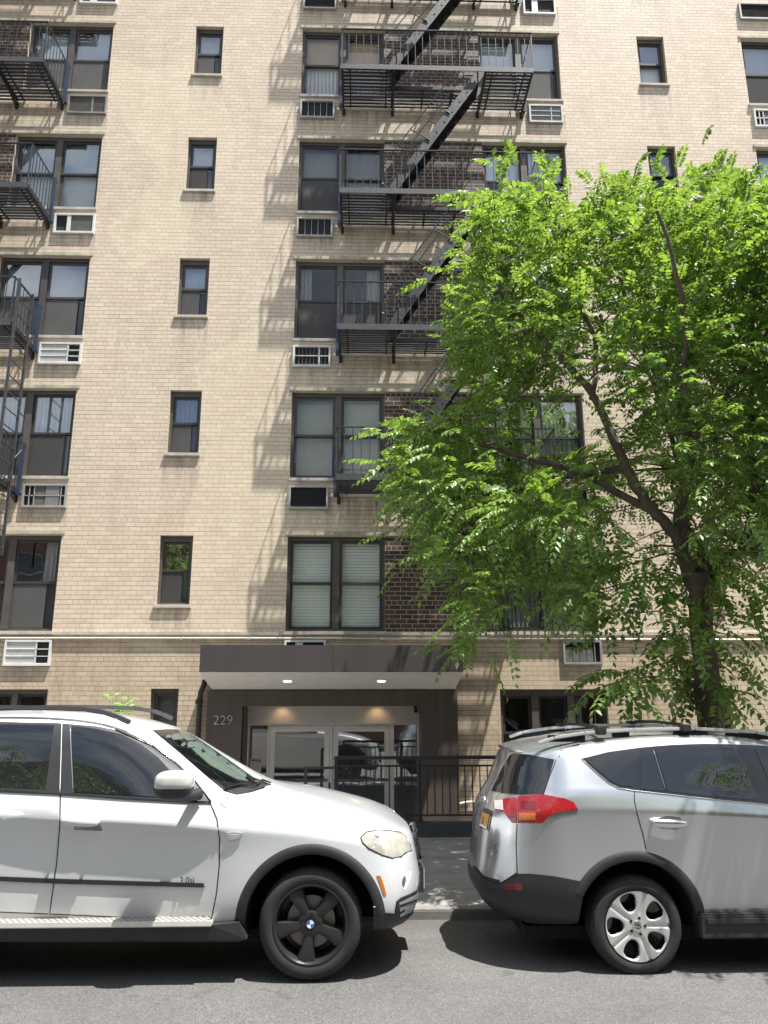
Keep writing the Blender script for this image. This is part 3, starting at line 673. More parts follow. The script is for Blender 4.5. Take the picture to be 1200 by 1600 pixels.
o = MB().tube([(-0.02, -0.01, 1.90), (0.0, -0.01, 1.98)], 0.06, 12).tube([(0, 0, 1.2), (0, 0, 1.25)], 0.058, 12).bar((0, 0, 1.22), (0, 0.09, 1.22), 0.05, 0.04).build('collar', M_DPIPE, dp, True)
tag(dp, 'black drain pipe standing between the brick wall and the brown entrance wall', 'drain pipe')
lp = MB().tube([(1.30, BY-0.05, 0.30), (1.55, BY-0.05, 0.285), (1.75, BY-0.05, 0.32), (2.3, BY-0.05, 0.34)], 0.022, 8).build('wall_pipe', M_PIPE, None, True)
tag(lp, 'short white pipe low on the brick wall behind the railing', 'pipe')

# ------------------------------------------------------------------ air conditioners
def ac(x0, x1, z1, z0, style, label, group='air conditioners set through the wall'):
    root = empty('air_conditioner', ((x0+x1)/2, BY, z0)); W, H_ = (x1-x0), (z1-z0); hx = W/2
    def add(mb, name, m_): return mb.build(name, m_, root)
    fm = {'w': M_ACWHITE, 's': M_ACSILVER, 'g': M_ACGREY}[style[0]]
    t = 0.035 if style[0] != 'g' else 0.03
    pr = 0.055
    mb = MB()
    mb.box(-hx, -hx+t, -pr, 0.02, 0, H_); mb.box(hx-t, hx, -pr, 0.02, 0, H_); mb.box(-hx+t, hx-t, -pr, 0.02, 0, t*1.1); mb.box(-hx+t, hx-t, -pr, 0.02, H_-t, H_)
    add(mb, 'sleeve_frame', fm)
    add(MB().box(-hx+t, hx-t, -0.006, 0.005, t, H_-t), 'core', M_ACDARK)
    g = MB(); a, b_, lo, hi = -hx+t, hx-t, t*1.1, H_-t
    gm = fm; g2 = None
    s = style[1]
    if s == 'louv':                                     # white louvres left, three dark openings right
        xm = a+(b_-a)*0.68
        for i in range(3):
            za = lo+(hi-lo)*i/3; zc = lo+(hi-lo)*(i+1)/3
            nn = 5
            for j in range(nn):
                zz = za+0.014+(zc-za-0.02)*j/nn
                g.bar((a, -0.030, zz), (xm, -0.030, zz), 0.022, 0.012)
            g.box(a, b_, -0.05, -0.01, za-0.006, za+0.008)
        g.box(xm, xm+0.02, -0.05, -0.01, lo, hi)
        g.box(a, xm, -0.026, -0.022, lo, hi)
    elif s == 'bars':
        for i in range(1, 5): g.box(a+(b_-a)*i/5-0.004, a+(b_-a)*i/5+0.004, -0.03, -0.01, lo, hi)
    elif s == 'strip':
        g.box(a+(b_-a)*0.30, a+(b_-a)*0.40, -0.045, -0.01, lo, hi)
        g2 = MB()
        for i in range(16): g2.box(a+(b_-a)*0.42, b_-0.02, -0.03, -0.02, lo+(hi-lo)*i/16+0.004, lo+(hi-lo)*i/16+0.014)
        gm = M_ACWHITE
    elif s == 'blocks':
        zm = (lo+hi)/2
        g.box(a, b_, -0.045, -0.015, zm-0.008, zm+0.008)
        for q in (0.12, 0.24, 0.90): g.box(a+(b_-a)*q-0.008, a+(b_-a)*q+0.008, -0.045, -0.015, lo, hi)
        for i in range(14): 
            xx = a+(b_-a)*(0.52+0.34*i/14); g.box(xx, xx+0.009, -0.040, -0.02, lo, hi)
        g2 = MB()
        for i in range(12): 
            xx = a+(b_-a)*(0.26+0.24*i/12); g2.box(xx, xx+0.006, -0.034, -0.02, lo, hi)
    elif s == 'two':
        xm = a+(b_-a)*0.72
        g.box(xm-0.012, xm+0.012, -0.05, -0.01, lo, hi); g.box(a, b_, -0.05, -0.02, (lo+hi)/2-0.008, (lo+hi)/2+0.008)
        g2 = MB()
        for i in range(9): g2.box(a+(b_-a)*i/9, a+(b_-a)*i/9+0.008, -0.03, -0.02, lo, hi)
    elif s == 'grey':
        for i in range(16): g.bar((a, -0.022, lo+(hi-lo)*(i+.5)/16), (b_, -0.022, lo+(hi-lo)*(i+.5)/16), 0.014, 0.006)
        g.box(a+(b_-a)*0.62, a+(b_-a)*0.66, -0.04, -0.01, lo, hi)
    elif s == 'cross':
        for i in range(14): g.bar((a, -0.024, lo+(hi-lo)*(i+.5)/14), (b_, -0.024, lo+(hi-lo)*(i+.5)/14), 0.014, 0.012)
        for i in (1, 2): g.box(a, b_, -0.048, -0.01, lo+(hi-lo)*i/3-0.006, lo+(hi-lo)*i/3+0.006)
        g.box(a+(b_-a)*0.66, a+(b_-a)*0.685, -0.048, -0.01, lo, hi)
    elif s == 'mid':
        g.box(a+(b_-a)*0.24, a+(b_-a)*0.44, -0.04, -0.01, lo, hi)
    elif s == 'four':
        for i in range(4):
            xa = a+(b_-a)*(0.02+0.2*i)
            for j in range(12): g.bar((xa, -0.025, lo+(hi-lo)*(0.05+0.72*j/12)), (xa+(b_-a)*0.18, -0.025, lo+(hi-lo)*(0.05+0.72*j/12)), 0.014, 0.010)
        g.box(a+(b_-a)*0.84, a+(b_-a)*0.86, -0.04, -0.01, lo, hi)
    else:
        for i in range(10): g.bar((a, -0.02, lo+(hi-lo)*(i+.5)/10), (b_, -0.02, lo+(hi-lo)*(i+.5)/10), 0.010, 0.004); gm = M_IRON
    if g.v: add(g, 'grille', gm)
    if g2: add(g2, 'fins', M_ACGREY)
    tag(root, label, 'air conditioner', group)
acz = lambda k: (HD[k]-1.85, HD[k]-2.285)
XL, XC, XR, XZ = (-6.085, -5.298), (-1.332, -0.622), (3.43, 4.135), (8.19, 8.95)
ac(*XL, *acz(5), ('w', 'mid'), 'white framed air conditioner cut by the top edge at the upper left')
ac(*XL, *acz(4), ('g', 'grey'), 'dull grey-brown air conditioner under the topmost left window')
ac(*XL, *acz(3), ('w', 'strip'), 'white framed air conditioner with dark grille and one pale upright strip, left bay')
ac(*XL, *acz(2), ('w', 'louv'), 'bright white louvred air conditioner beside the fire escape drop ladder')
ac(*XL, *acz(1), ('s', 'blocks'), 'grey framed air conditioner with patchy light and dark fins at the left')
ac(*XL, *acz(0), ('w', 'louv'), 'white louvred air conditioner just under the ledge and conduit at the left')
ac(*XC, *acz(5), ('s', 'plain'), 'dark air conditioner cut by the top edge, left of the central fire escape')
ac(*XC, *acz(4), ('s', 'bars'), 'dark barred air conditioner under the tan-shaded central window')
ac(*XC, *acz(3), ('s', 'bars'), 'dark barred air conditioner under the unlit grey central window')
ac(*XC, *acz(2), ('w', 'two'), 'white framed air conditioner with grey fins and cross bar, central bay')
ac(*XC, *acz(1), ('s', 'plain'), 'plain dark air conditioner in a grey frame, lowest beside the central fire escape')
ac(*XC, *acz(0), ('w', 'mid'), 'white air conditioner half hidden behind the top of the entrance canopy')
ac(*XR, *acz(5), ('w', 'mid'), 'white framed air conditioner at the top edge, right of the central fire escape')
ac(*XR, *acz(4), ('s', 'cross'), 'silver louvred air conditioner under the sky-reflecting window right of the fire escape')
ac(*XR, *acz(1), ('s', 'plain'), 'grey air conditioner sill showing through the tree crown')
ac(3.50, 4.18, 2.972, 2.56, ('s', 'four'), 'grey four-panelled air conditioner above the ground floor window right of the entrance')
ac(*XZ, *acz(5), ('s', 'plain'), 'dark air conditioner in the top right corner')
ac(*XZ, *acz(4), ('w', 'blocks'), 'white barred air conditioner cut by the right edge above the tree')

# ================================================================== FIRE ESCAPES
FYF, FYB = 12.42, 13.46
def fire_escape(off, label, ladder=False, kmin=1, kmax=6):
    root = empty('fire_escape', (1.42+off, BY, 0)); P = lambda mb, n, m_, **kw: under(mb.build(n, m_, None, **kw), root)
    xa, xb = -0.46+off, 3.30+off; oa, ob = 0.55+off, 2.38+off
    def sub(mb, n, m_, par, **kw):
        o = mb.build(n, m_, par, **kw); return o
    for k in range(kmin, kmax+1):
        hd = 4.82+2.773*k; zf = hd-2.04
        g = MB()
        ny = 12
        for i in range(ny):
            y = FYF+0.05+(FYB-FYF-0.06)*i/(ny-1)
            if y < 12.96:
                g.box(xa+0.01, oa, y-0.028, y+0.028, zf+0.040, zf+0.058); g.box(ob, xb-0.01, y-0.028, y+0.028, zf+0.040, zf+0.058)
            else: g.box(xa+0.01, xb-0.01, y-0.019, y+0.019, zf+0.040, zf+0.058)
        for x in (xa+0.17, oa-0.12, oa, oa+0.62, oa+1.22, ob, ob+0.12, xb-0.17):
            ys_ = FYF+0.02 if (x <= oa or x >= ob) else 12.93
            g.box(x-0.014, x+0.014, ys_, FYB, zf+0.018, zf+0.043)
        g.box(oa, ob, 12.925, 12.937, zf+0.02, zf+0.085)
        plat = P(g, 'platform', M_IRON)
        f = MB(); f.box(xa, xb, FYF, FYF+0.012, zf, zf+0.11)
        sub(f, 'front_band', M_IRONGREY, plat)
        for xe in (xa, xb-0.012): sub(MB().box(xe, xe+0.012, FYF+0.012, FYB, zf, zf+0.10), 'end_band', M_IRON, plat)
        for x in (xa+0.03, oa+0.03, oa+1.2, ob-0.03, xb-0.03):
            b_ = MB(); ys_ = FYF+0.02 if x < oa+0.1 or x > ob-0.1 else 12.94
            b_.box(x-0.016, x+0.016, ys_, BY-0.003, zf-0.035, zf+0.016); b_.bar((x, BY-0.30, zf-0.035), (x, BY-0.008, zf-0.12), 0.03, 0.035); b_.box(x-0.03, x+0.03, BY-0.012, BY-0.003, zf-0.15, zf+0.02)
            sub(b_, 'bracket', M_IRON, plat)
        r_ = MB(); zt = zf+0.94
        r_.bar((xa, FYF+0.005, zt), (xb, FYF+0.005, zt), 0.035, 0.016)
        for x in (xa+0.012, xb-0.012):
            r_.bar((x, FYF, zt), (x, FYB, zt), 0.012, 0.035)
            r_.bar((x, FYF+0.02, zf+0.05), (x, FYF+0.02, zt), 0.026, 0.026)
            for i in range(1, 8): r_.bar((x, FYF+(FYB-FYF)*i/8, zf+0.05), (x, FYF+(FYB-FYF)*i/8, zt), 0.012, 0.012)
        n = 26
        for i in range(1, n): r_.bar((xa+(xb-xa)*i/n, FYF+0.018, zf+0.05), (xa+(xb-xa)*i/n, FYF+0.018, zt), 0.013, 0.013)
        r_.tube([(oa+0.35, 12.93, zf+0.06), (oa+0.35, 12.93, zf+0.50), (ob-0.45, 12.93, zf+0.50), (ob-0.38, 12.93, zf+0.43), (ob-0.38, 12.93, zf+0.06)], 0.011, 6)
        sub(r_, 'railing', M_RAILIRON, plat)
        for x in (xa-0.03, xb+0.03):
            sub(MB().box(x-0.038, x+0.038, BY-0.10, BY-0.085, zf-0.03, zf+0.96).box(x-0.02, x+0.02, BY-0.085, BY-0.003, zf+0.0, zf+0.04).box(x-0.02, x+0.02, BY-0.085, BY-0.003, zf+0.88, zf+0.92), 'end_strap', M_NAVY, plat)
        if k < kmax:
            p0 = Vector((0.47+off, 0, zf+0.05)); p1 = Vector((2.30+off, 0, zf+2.773+0.08)); d = (p1-p0); L = d.length; dn = d/L
            pn_ = Vector((-dn.z, 0, dn.x))
            st = MB(); yn, yf = 12.50, 12.93
            st.bar((p0.x, yn, p0.z), (p1.x, yn, p1.z), 0.012, 0.17); st.bar((p0.x, yf, p0.z), (p1.x, yf, p1.z), 0.012, 0.17)
            stair = P(st, 'stair', M_IRONFLECK)
            nt_ = 11
            td = MB()
            for i in range(1, nt_+1):
                q = p0+d*(i/(nt_+1)); td.box(q.x-0.085, q.x+0.085, yn+0.008, yf-0.008, q.z-0.008, q.z+0.004)
                td.box(q.x-0.085, q.x-0.078, yn+0.008, yf-0.008, q.z-0.035, q.z-0.008); td.box(q.x+0.078, q.x+0.085, yn+0.008, yf-0.008, q.z-0.035, q.z-0.008)
                td.bar((q.x, yn-0.012, q.z-0.02), (q.x, yn+0.0, q.z-0.02), 0.03, 0.03)
            sub(td, 'tread', M_IRON, stair)
            for y in (yn-0.015, yf+0.015):
                a = p0+d*0.17; e = p0+d*1.0; o_ = pn_*0.42
                h = MB()
                h.tube([(a.x, y, a.z+0.03), (a.x-0.36, y, a.z+0.05), (a.x-0.44, y, a.z+0.09), (a.x+o_.x-0.02, y, a.z+o_.z+0.0), (e.x+o_.x, y, e.z+o_.z), (e.x+o_.x+0.08, y, e.z+o_.z+0.08), (e.x+o_.x+0.3, y, e.z+o_.z+0.09)], 0.011, 6)
                for q in (0.42, 0.64):
                    s_ = p0+d*q; h.tube([(s_.x, y, s_.z), (s_.x+o_.x, y, s_.z+o_.z)], 0.010, 6)
                sub(h, 'handrail', M_RAILIRON, stair)
    if ladder:
        X = 3.365+off; l = MB(); z0, z1 = 4.35, 9.25
        for y in (12.44, 12.99): l.bar((X, y, z0), (X, y, z1), 0.045, 0.012, up=(0, 1, 0)); l.bar((X+0.02, y, z0), (X+0.02, y, z1), 0.010, 0.035, up=(0, 1, 0))
        for i in range(17): l.tube([(X, 12.44, z0+0.12+i*0.295), (X, 12.99, z0+0.12+i*0.295)], 0.011, 6)
        l.tube([(X, 12.99, 6.95), (X+0.03, 13.2, 6.9), (X+0.03, 13.22, 6.3), (X, 13.0, 6.05)], 0.012, 6)
        under(l.build('drop_ladder', M_IRONGREY), root)
    tag(root, label, 'fire escape', 'fire escapes on the facade')
fire_escape(0.0, 'black fire escape zigzagging up the middle of the facade, partly behind the tree')
fire_escape(-9.476, 'black fire escape with a hanging drop ladder at the left edge', ladder=True)

# ================================================================== RAILINGS, LOW WALL, PLANTS
def low_wall(x0, x1, label):
    tag(MB().box(x0, x1, 11.47, 11.66, -0.6, 0.283).build('low_wall', M_CURB, None, False, 0.012), label, 'low wall')
low_wall(-0.46, 14, 'low dark grey painted wall carrying the black railing beside the sidewalk')
stp = MB()
for i in range(4): stp.box(-2.6, -0.46, 11.50+0.30*i, 11.50+0.30*(i+1), -0.6, 0.085-0.16*(i+1))
struct(stp.build('entrance_steps', M_WALK))
ral = empty('iron_railing', (4, 11.56, 0.283))
def rp(mb, n): return under(mb.build(n, M_RAILIRON), ral)
rx0, rx1 = -0.385, 13.6
rp(MB().box(rx0, rx1, 11.525, 11.585, 1.127, 1.172), 'top_rail'); rp(MB().box(rx0, rx1, 11.54, 11.57, 1.025, 1.05), 'middle_rail'); rp(MB().box(rx0, rx1, 11.54, 11.57, 0.36, 0.385), 'bottom_rail')
posts = [rx0+0.03+1.19*i for i in range(12)]
for x in posts: rp(MB().box(x-0.025, x+0.025, 11.53, 11.58, 0.283, 1.127).box(x-0.07, x+0.07, 11.50, 11.61, 0.283, 0.295), 'post')
for a in posts[:-1]:
    bl = MB()
    for i in range(1, 11): bl.box(a+1.19*i/11-0.008, a+1.19*i/11+0.008, 11.547, 11.563, 0.385, 1.025)
    rp(bl, 'baluster_row')
tag(ral, 'black metal railing with thin balusters between the two cars and in front of the entrance', 'railing')
hr = empty('handrail', (-0.6, 11.7, 0.0))
o = MB().bar((-0.82, 11.75, 1.0), (-0.39, 11.75, 1.0), 0.05, 0.035).bar((-0.80, 11.75, 0.99), (-0.80, 11.75, -0.2), 0.05, 0.045).bar((-0.46, 11.9, 0.78), (-0.46, 11.9, -0.4), 0.035, 0.035).build('rail', M_IRONGREY); under(o, hr)
tag(hr, 'short grey handrail bent down in front of the entrance doors, left of the railing', 'handrail')

def leaf_blade(vs, fs, p, d, side, up, L, W, fold=0.25):
    b = len(vs); q = p+d*(L*0.45)
    vs += [p, q+side*W*0.5+up*W*fold, p+d*L-up*L*0.10, q-side*W*0.5+up*W*fold]
    fs += [(b, b+1, b+2), (b, b+2, b+3)]
def weed(base, top, label, n, L):
    root = empty('wall_plant', base); B = Vector(base); T = Vector(top)-B
    rnd = random.Random(int(abs(base[0])*100)); vs, fs = [], []; st = MB()
    for s_ in range(4):
        e = T+Vector((rnd.uniform(-.16, .16), rnd.uniform(-.1, .05), rnd.uniform(-.25, 0)))
        st.tube([(0, 0, 0), tuple(e*0.5+Vector((0.02*s_, 0, 0))), tuple(e)], [0.012, 0.009, 0.004], 6)
        for i in range(n):
            t = rnd.uniform(0.70, 1.0); p = e*t+Vector((rnd.uniform(-.03, .03),)*3)
            az = rnd.uniform(0, 6.28); d = Vector((math.cos(az), math.sin(az), rnd.uniform(-.2, .5))).normalized()
            sd = d.cross(Vector((0, 0, 1))).normalized(); leaf_blade(vs, fs, p+d*0.05, d, sd, sd.cross(d), L*rnd.uniform(.7, 1.2), L*0.62)
    st.build('stem', M_LEAF2, root, True)
    me = bpy.data.meshes.new('foliage'); me.from_pydata([tuple(v) for v in vs], [], fs); link('foliage', me, M_LEAF2, root)
    tag(root, label, 'plant')
weed((-3.98, 13.3, -0.5), (-3.97, 13.25, 2.10), 'leafy bright green weed against the brick wall above the roof of the white car', 26, 0.125)
gr = MB()
rnd = random.Random(3)
for i in range(9):
    x = -2.98+rnd.uniform(-.05, .05); t = rnd.uniform(-.12, .12); h = rnd.uniform(1.35, 1.70)
    gr.v += [(x-0.012, 13.36, -0.5), (x+0.012, 13.36, -0.5), (x+t*0.4+0.012, 13.33, h*0.7), (x+t*0.4-0.012, 13.33, h*0.7), (x+t, 13.30, h)]
    b = len(gr.v)-5; gr.f += [(b, b+1, b+2, b+3), (b+3, b+2, b+4)]
tag(gr.build('grass_tuft', M_LEAF2), 'tall thin grass blades beside the black drain pipe', 'plant')

# ================================================================== STREET TREE
def in_poly(x, y, poly):
    c = False; j = len(poly)-1
    for i in range(len(poly)):
        xi, yi = poly[i]; xj, yj = poly[j]
        if (yi > y) != (yj > y) and x < (xj-xi)*(y-yi)/(yj-yi)+xi: c = not c
        j = i
    return c
def project(p):
    v = p-CAM; c = v.dot(FWD); return 600+F_PX*v.dot(RGT)/c, 800-F_PX*v.dot(UP)/c
CROWN_OUTLINE = [(612, 655), (650, 650), (690, 645), (735, 605), (708, 550), (698, 505), (708, 455), (738, 405), (732, 352), (772, 303), (830, 295), (880, 330), (915, 312), (940, 275),
    (985, 262), (1030, 290), (1075, 262), (1130, 250), (1180, 258), (1260, 250), (1420, 300), (1500, 600), (1440, 900), (1260, 960), (1190, 965), (1130, 945), (1120, 1000), (1150, 1080), (1100, 1095),
    (1055, 1075), (1030, 1010), (960, 905), (930, 950), (895, 960), (850, 930), (800, 900), (765, 985), (735, 1015), (710, 990), (712, 940), (690, 880), (655, 870), (625, 790), (618, 720)]
LOWBITS = [((990, 900), 9), ((960, 960), 6), ((1110, 980), 9), ((1095, 1030), 8), ((985, 1070), 8), ((1030, 1065), 7), ((900, 930), 6), ((968, 1062), 7), ((1020, 1040), 6), ((1090, 1060), 9), ((1130, 1010), 7), ((1165, 1000), 6), ((1060, 985), 10), ((1010, 940), 8), ((1150, 1060), 5), ((735, 1000), 7), ((1180, 900), 8), ((700, 860), 6), ((640, 730), 8), ((770, 300), 7), ((860, 300), 5), ((1000, 880), 7), ((930, 930), 8), ((1120, 1085), 5)]
tree = empty('street_tree', (3.82, 8.6, 0.02))
tag(tree, 'leafy street tree with feathery bright green leaves on the sidewalk behind the silver car', 'tree')
limbs = [
    [(3.84, 8.62, 0.0), (3.81, 8.6, 0.9), (3.80, 8.6, 1.6), (3.83, 8.6, 2.6), (3.84, 8.6, 3.1), (3.80, 8.6, 3.35)],
    [(3.82, 8.6, 3.1), (3.70, 8.57, 3.46), (3.60, 8.5, 3.75), (3.30, 8.45, 4.06), (3.05, 8.45, 4.55), (2.74, 8.5, 5.45), (2.2, 8.4, 6.1), (1.6, 8.1, 6.6)],
    [(3.66, 8.55, 3.58), (3.74, 8.65, 4.2), (3.95, 8.7, 4.93), (3.75, 8.7, 5.59), (3.5, 8.8, 6.35), (3.35, 8.9, 7.3), (3.3, 9.0, 8.2)],
    [(3.86, 8.62, 3.1), (4.08, 8.7, 3.40), (4.30, 8.8, 3.58), (4.56, 8.9, 3.72), (4.80, 9.0, 4.4), (4.95, 9.1, 5.4), (5.1, 9.0, 6.8), (5.2, 8.9, 8.1)],
    [(4.10, 8.72, 3.42), (4.02, 9.2, 4.0), (4.25, 9.8, 5.2), (4.1, 10.2, 6.6)],
    [(3.74, 8.6, 4.2), (3.5, 7.7, 5.0), (3.2, 6.9, 5.9), (2.9, 6.6, 6.6)],
    [(3.30, 8.45, 4.06), (2.5, 8.5, 4.5), (1.6, 8.7, 4.85), (0.9, 8.8, 5.1), (0.45, 8.8, 5.2)],
    [(3.05, 8.45, 4.55), (2.3, 8.9, 4.55), (1.6, 9.2, 4.3), (1.1, 9.2, 3.6)],
    [(3.95, 8.7, 4.93), (4.5, 8.0, 5.8), (4.8, 7.4, 6.6)],
    [(2.74, 8.5, 5.45), (2.9, 8.8, 6.4), (2.6, 9.0, 7.5), (2.5, 9.0, 8.2)],
    [(3.75, 8.7, 5.59), (4.3, 8.9, 6.5), (4.5, 9.0, 7.8)],
    [(4.80, 9.0, 4.4), (5.5, 9.0, 5.0), (6.3, 9.0, 5.6)],
    [(2.2, 8.4, 6.1), (1.7, 8.6, 7.0), (1.5, 8.8, 7.9)],
    [(4.80, 9.0, 4.4), (5.0, 7.8, 5.4), (4.9, 6.4, 5.8), (4.6, 5.5, 5.7)],
]
radii = [(0.150, 0.125), (0.100, 0.028), (0.085, 0.02), (0.085, 0.022), (0.075, 0.02), (0.05, 0.015), (0.05, 0.012), (0.045, 0.012), (0.04, 0.012), (0.04, 0.012), (0.04, 0.012), (0.04, 0.012), (0.03, 0.01), (0.045, 0.012)]
def resample(pts, n):
    P = [Vector(p) for p in pts]; out = []
    m_ = len(P)-1
    for i in range(n+1):
        t = i/n*m_; k = min(int(t), m_-1); u = t-k
        p0, p1, p2, p3 = P[max(k-1, 0)], P[k], P[k+1], P[min(k+2, m_)]
        out.append(0.5*((2*p1)+(p2-p0)*u+(2*p0-5*p1+4*p2-p3)*u*u+(3*p1-p0-3*p2+p3)*u**3))
    return out
tb = MB(); limb_pts = []; low_pts = []
rnd = random.Random(5)
for pts, (ra, rb) in zip(limbs, radii):
    n = (len(pts)-1)*5; P = resample(pts, n)
    P = [p+Vector((rnd.uniform(-1, 1), rnd.uniform(-1, 1), rnd.uniform(-1, 1)))*0.018 for p in P]
    tb.tube(P, [ra+(rb-ra)*(i/n)**0.8 * 1.0 + rnd.uniform(-.05, .05)*ra for i in range(n+1)], 12)
    limb_pts += [p for i, p in enumerate(P) if p.z > 3.6 and i > 2]
    low_pts += [p for p in P if p.z > 1.9]
tb.tube([(3.86, 8.6, -0.03), (3.84, 8.6, 0.12), (3.82, 8.6, 0.35)], [0.25, 0.18, 0.15], 14)
# clusters of twigs through the crown's volume
cl = []
tries = 0
rnd = random.Random(21)
while len(cl) < 400 and tries < 150000:
    tries += 1
    p = Vector((rnd.uniform(-0.2, 7.0), rnd.uniform(5.9, 11.3), rnd.uniform(2.3, 9.4)))
    px, py = project(p)
    if not in_poly(px, py, CROWN_OUTLINE): continue
    if p.y < 7.0+max(0, 4.0-p.x)*0.28: continue
    e = ((p.x-3.2)/4.2)**2+((p.y-8.9)/2.5)**2+((p.z-5.6)/3.7)**2
    if e > 1: continue
    # thinner inside and beneath, where limbs and wall show through
    dens = 0.45+0.55*min(1, max(0, e-0.25)/0.5)
    for (xa, ya, xb, yb, f_) in ((600, 690, 765, 870, 0.75), (765, 690, 905, 860, 0.6), (890, 585, 1010, 700, 0.12), (765, 615, 905, 690, 0.10), (905, 700, 1065, 870, 0.40), (1000, 620, 1130, 800, 0.7), (1065, 790, 1260, 900, 0.25),
                                 (925, 860, 1300, 1200, 0.12), (775, 860, 925, 960, 0.30), (610, 860, 690, 960, 0.3), (690, 870, 775, 1020, 0.7)):
        if xa < px < xb and ya < py < yb: dens *= f_
    if rnd.random() > dens: continue
    if any((p-q).length < 0.27 for q in cl): continue
    cl.append(p)
sprays = [(p, 28, 0.40) for p in cl]
for (px, py), n_ in LOWBITS: sprays.append((at(px, py, 8.3+rnd.uniform(-.5, .5)), int(n_*1.3), 0.20))
for i in range(15): sprays.append((Vector((rnd.uniform(4.1, 5.2), rnd.uniform(5.5, 6.0), rnd.uniform(5.0, 6.0))), 24, 0.401))
tw = tb
LP, LD, LU, LL = [], [], [], []
for p, nl, rad in sprays:
    near = min(limb_pts if rad > 0.3 else low_pts, key=lambda q: (q-p).length+max(0, q.z-p.z)*(0.6 if rad > 0.3 else 0.2))
    mid = near.lerp(p, 0.55)+Vector((rnd.uniform(-.1, .1), rnd.uniform(-.1, .1), 0.10))
    if (p-near).length > 0.12: tw.tube([near, near.lerp(mid, 0.5)+Vector((0, 0, 0.03)), mid, p], [0.014, 0.011, 0.008, 0.004], 5, False)
    out = (p-Vector((3.6, 8.6, 4.6))); out.z *= 0.35
    out = out.normalized() if out.length > 0.1 else Vector((1, 0, 0))
    for i in range(nl):
        o_ = Vector((rnd.gauss(0, 1), rnd.gauss(0, 1), rnd.gauss(0, 0.75)))*rad*0.55
        q = p+o_
        d = (o_.normalized()*0.7+out*0.6+Vector((rnd.uniform(-.6, .6), rnd.uniform(-.6, .6), rnd.uniform(-.15, .25)))).normalized()
        if q.y > 13.0: continue
        if rad == 0.40 and not in_poly(*project(q+d*0.15), CROWN_OUTLINE) and rnd.random() > 0.15: continue
        LP.append(q); LD.append(d); LL.append(rnd.uniform(0.24, 0.40) if rad > 0.3 else rnd.uniform(0.34, 0.48))
        LU.append(Vector((rnd.gauss(0, 0.38), rnd.gauss(0, 0.38), 1)).normalized())
under(tb.build('trunk', M_BARK, None, True), tree)
LP = np.array([tuple(x) for x in LP]); LD = np.array([tuple(x) for x in LD]); LU = np.array([tuple(x) for x in LU]); LL = np.array(LL)
def norm(a): return a/np.maximum(1e-9, np.linalg.norm(a, axis=1, keepdims=True))
def compound(P, D, U, L, pairs=7):
    side = norm(np.cross(D, U)); up = np.cross(side, D)
    V = []
    droop = RNG.uniform(0.15, 0.55, len(P))[:, None]
    for i in range(pairs+1):
        t = (i+0.6)/(pairs+0.6)
        base = P+D*(L[:, None]*t)-np.array([[0, 0, 1.0]])*(L[:, None]*droop*t*t)
        dirx = norm(D-np.array([[0, 0, 1.0]])*(2*droop*t))
        ll = L*0.27*(1.0-0.35*abs(t-0.45)*1.6)
        for s in ((1, -1) if i < pairs else (0,)):
            jit = RNG.normal(0, 0.14, (len(P), 3))
            ld = norm(dirx*(0.55 if s else 1.0)+side*s*0.85-up*RNG.uniform(0.05, 0.45, (len(P), 1))+jit)
            ls = norm(np.cross(ld, up)); lu = np.cross(ls, ld); w_ = ll[:, None]*0.54
            q = base+ld*(ll[:, None]*0.42)
            V.append(np.stack([base, q+ls*w_*0.5+lu*w_*0.16, base+ld*ll[:, None]-lu*ll[:, None]*0.12, q-ls*w_*0.5+lu*w_*0.16], axis=1))
    return np.concatenate(V, 0)
V = compound(LP, LD, LU, LL)
nq = len(V); verts = V.reshape(-1, 3)
tri = np.array([[0, 1, 2], [0, 2, 3]])
F = (np.arange(nq)[:, None, None]*4+tri[None]).reshape(-1, 3)
me = bpy.data.meshes.new('crown'); me.vertices.add(len(verts)); me.vertices.foreach_set('co', verts.astype(np.float32).ravel())
me.loops.add(F.size); me.polygons.add(len(F)); me.loops.foreach_set('vertex_index', F.astype(np.int32).ravel())
me.polygons.foreach_set('loop_start', (np.arange(len(F))*3).astype(np.int32)); me.polygons.foreach_set('loop_total', np.full(len(F), 3, np.int32))
me.update(calc_edges=True); me.materials.append(M_LEAF)
crown = bpy.data.objects.new('crown', me); COL.objects.link(crown); under(crown, tree)

# ================================================================== ACROSS THE STREET (what the glass reflects)
struct(MB().box(-60, 60, -9.5, -5.2, -0.3, 0.14).build('sidewalk', M_WALK))
ob = empty('row_building', (0, -10, 0)); OY = -10.0
mb = MB(); wx = [-22+2.6*i for i in range(18)]; wz = [1.0, 4.1, 7.2]
xs = sorted({-26.0, 26.0, *[x for x in wx], *[x+1.3 for x in wx]}); zz = sorted({0.14, 10.6, *wz, *[z+1.8 for z in wz]})
for a, b_ in zip(xs[:-1], xs[1:]):
    for za, zb in zip(zz[:-1], zz[1:]):
        if any(x-.01 < a and b_ < x+1.31 for x in wx) and any(z-.01 < za and zb < z+1.81 for z in wz): continue
        mb.quad((a, OY, za), (b_, OY, za), (b_, OY, zb), (a, OY, zb))
mb.box(-26, 26, OY-8, OY-0.6, 0.14, 10.6); mb.box(-26, 26, OY-0.6, OY+0.25, 10.62, 11.0)
under(mb.build('wall', brick('red_brick', (0.25, 0.12, 0.09), (0.20, 0.095, 0.07), (0.30, 0.26, 0.22), (0.10, 0.07, 0.06), 0.3)), ob)
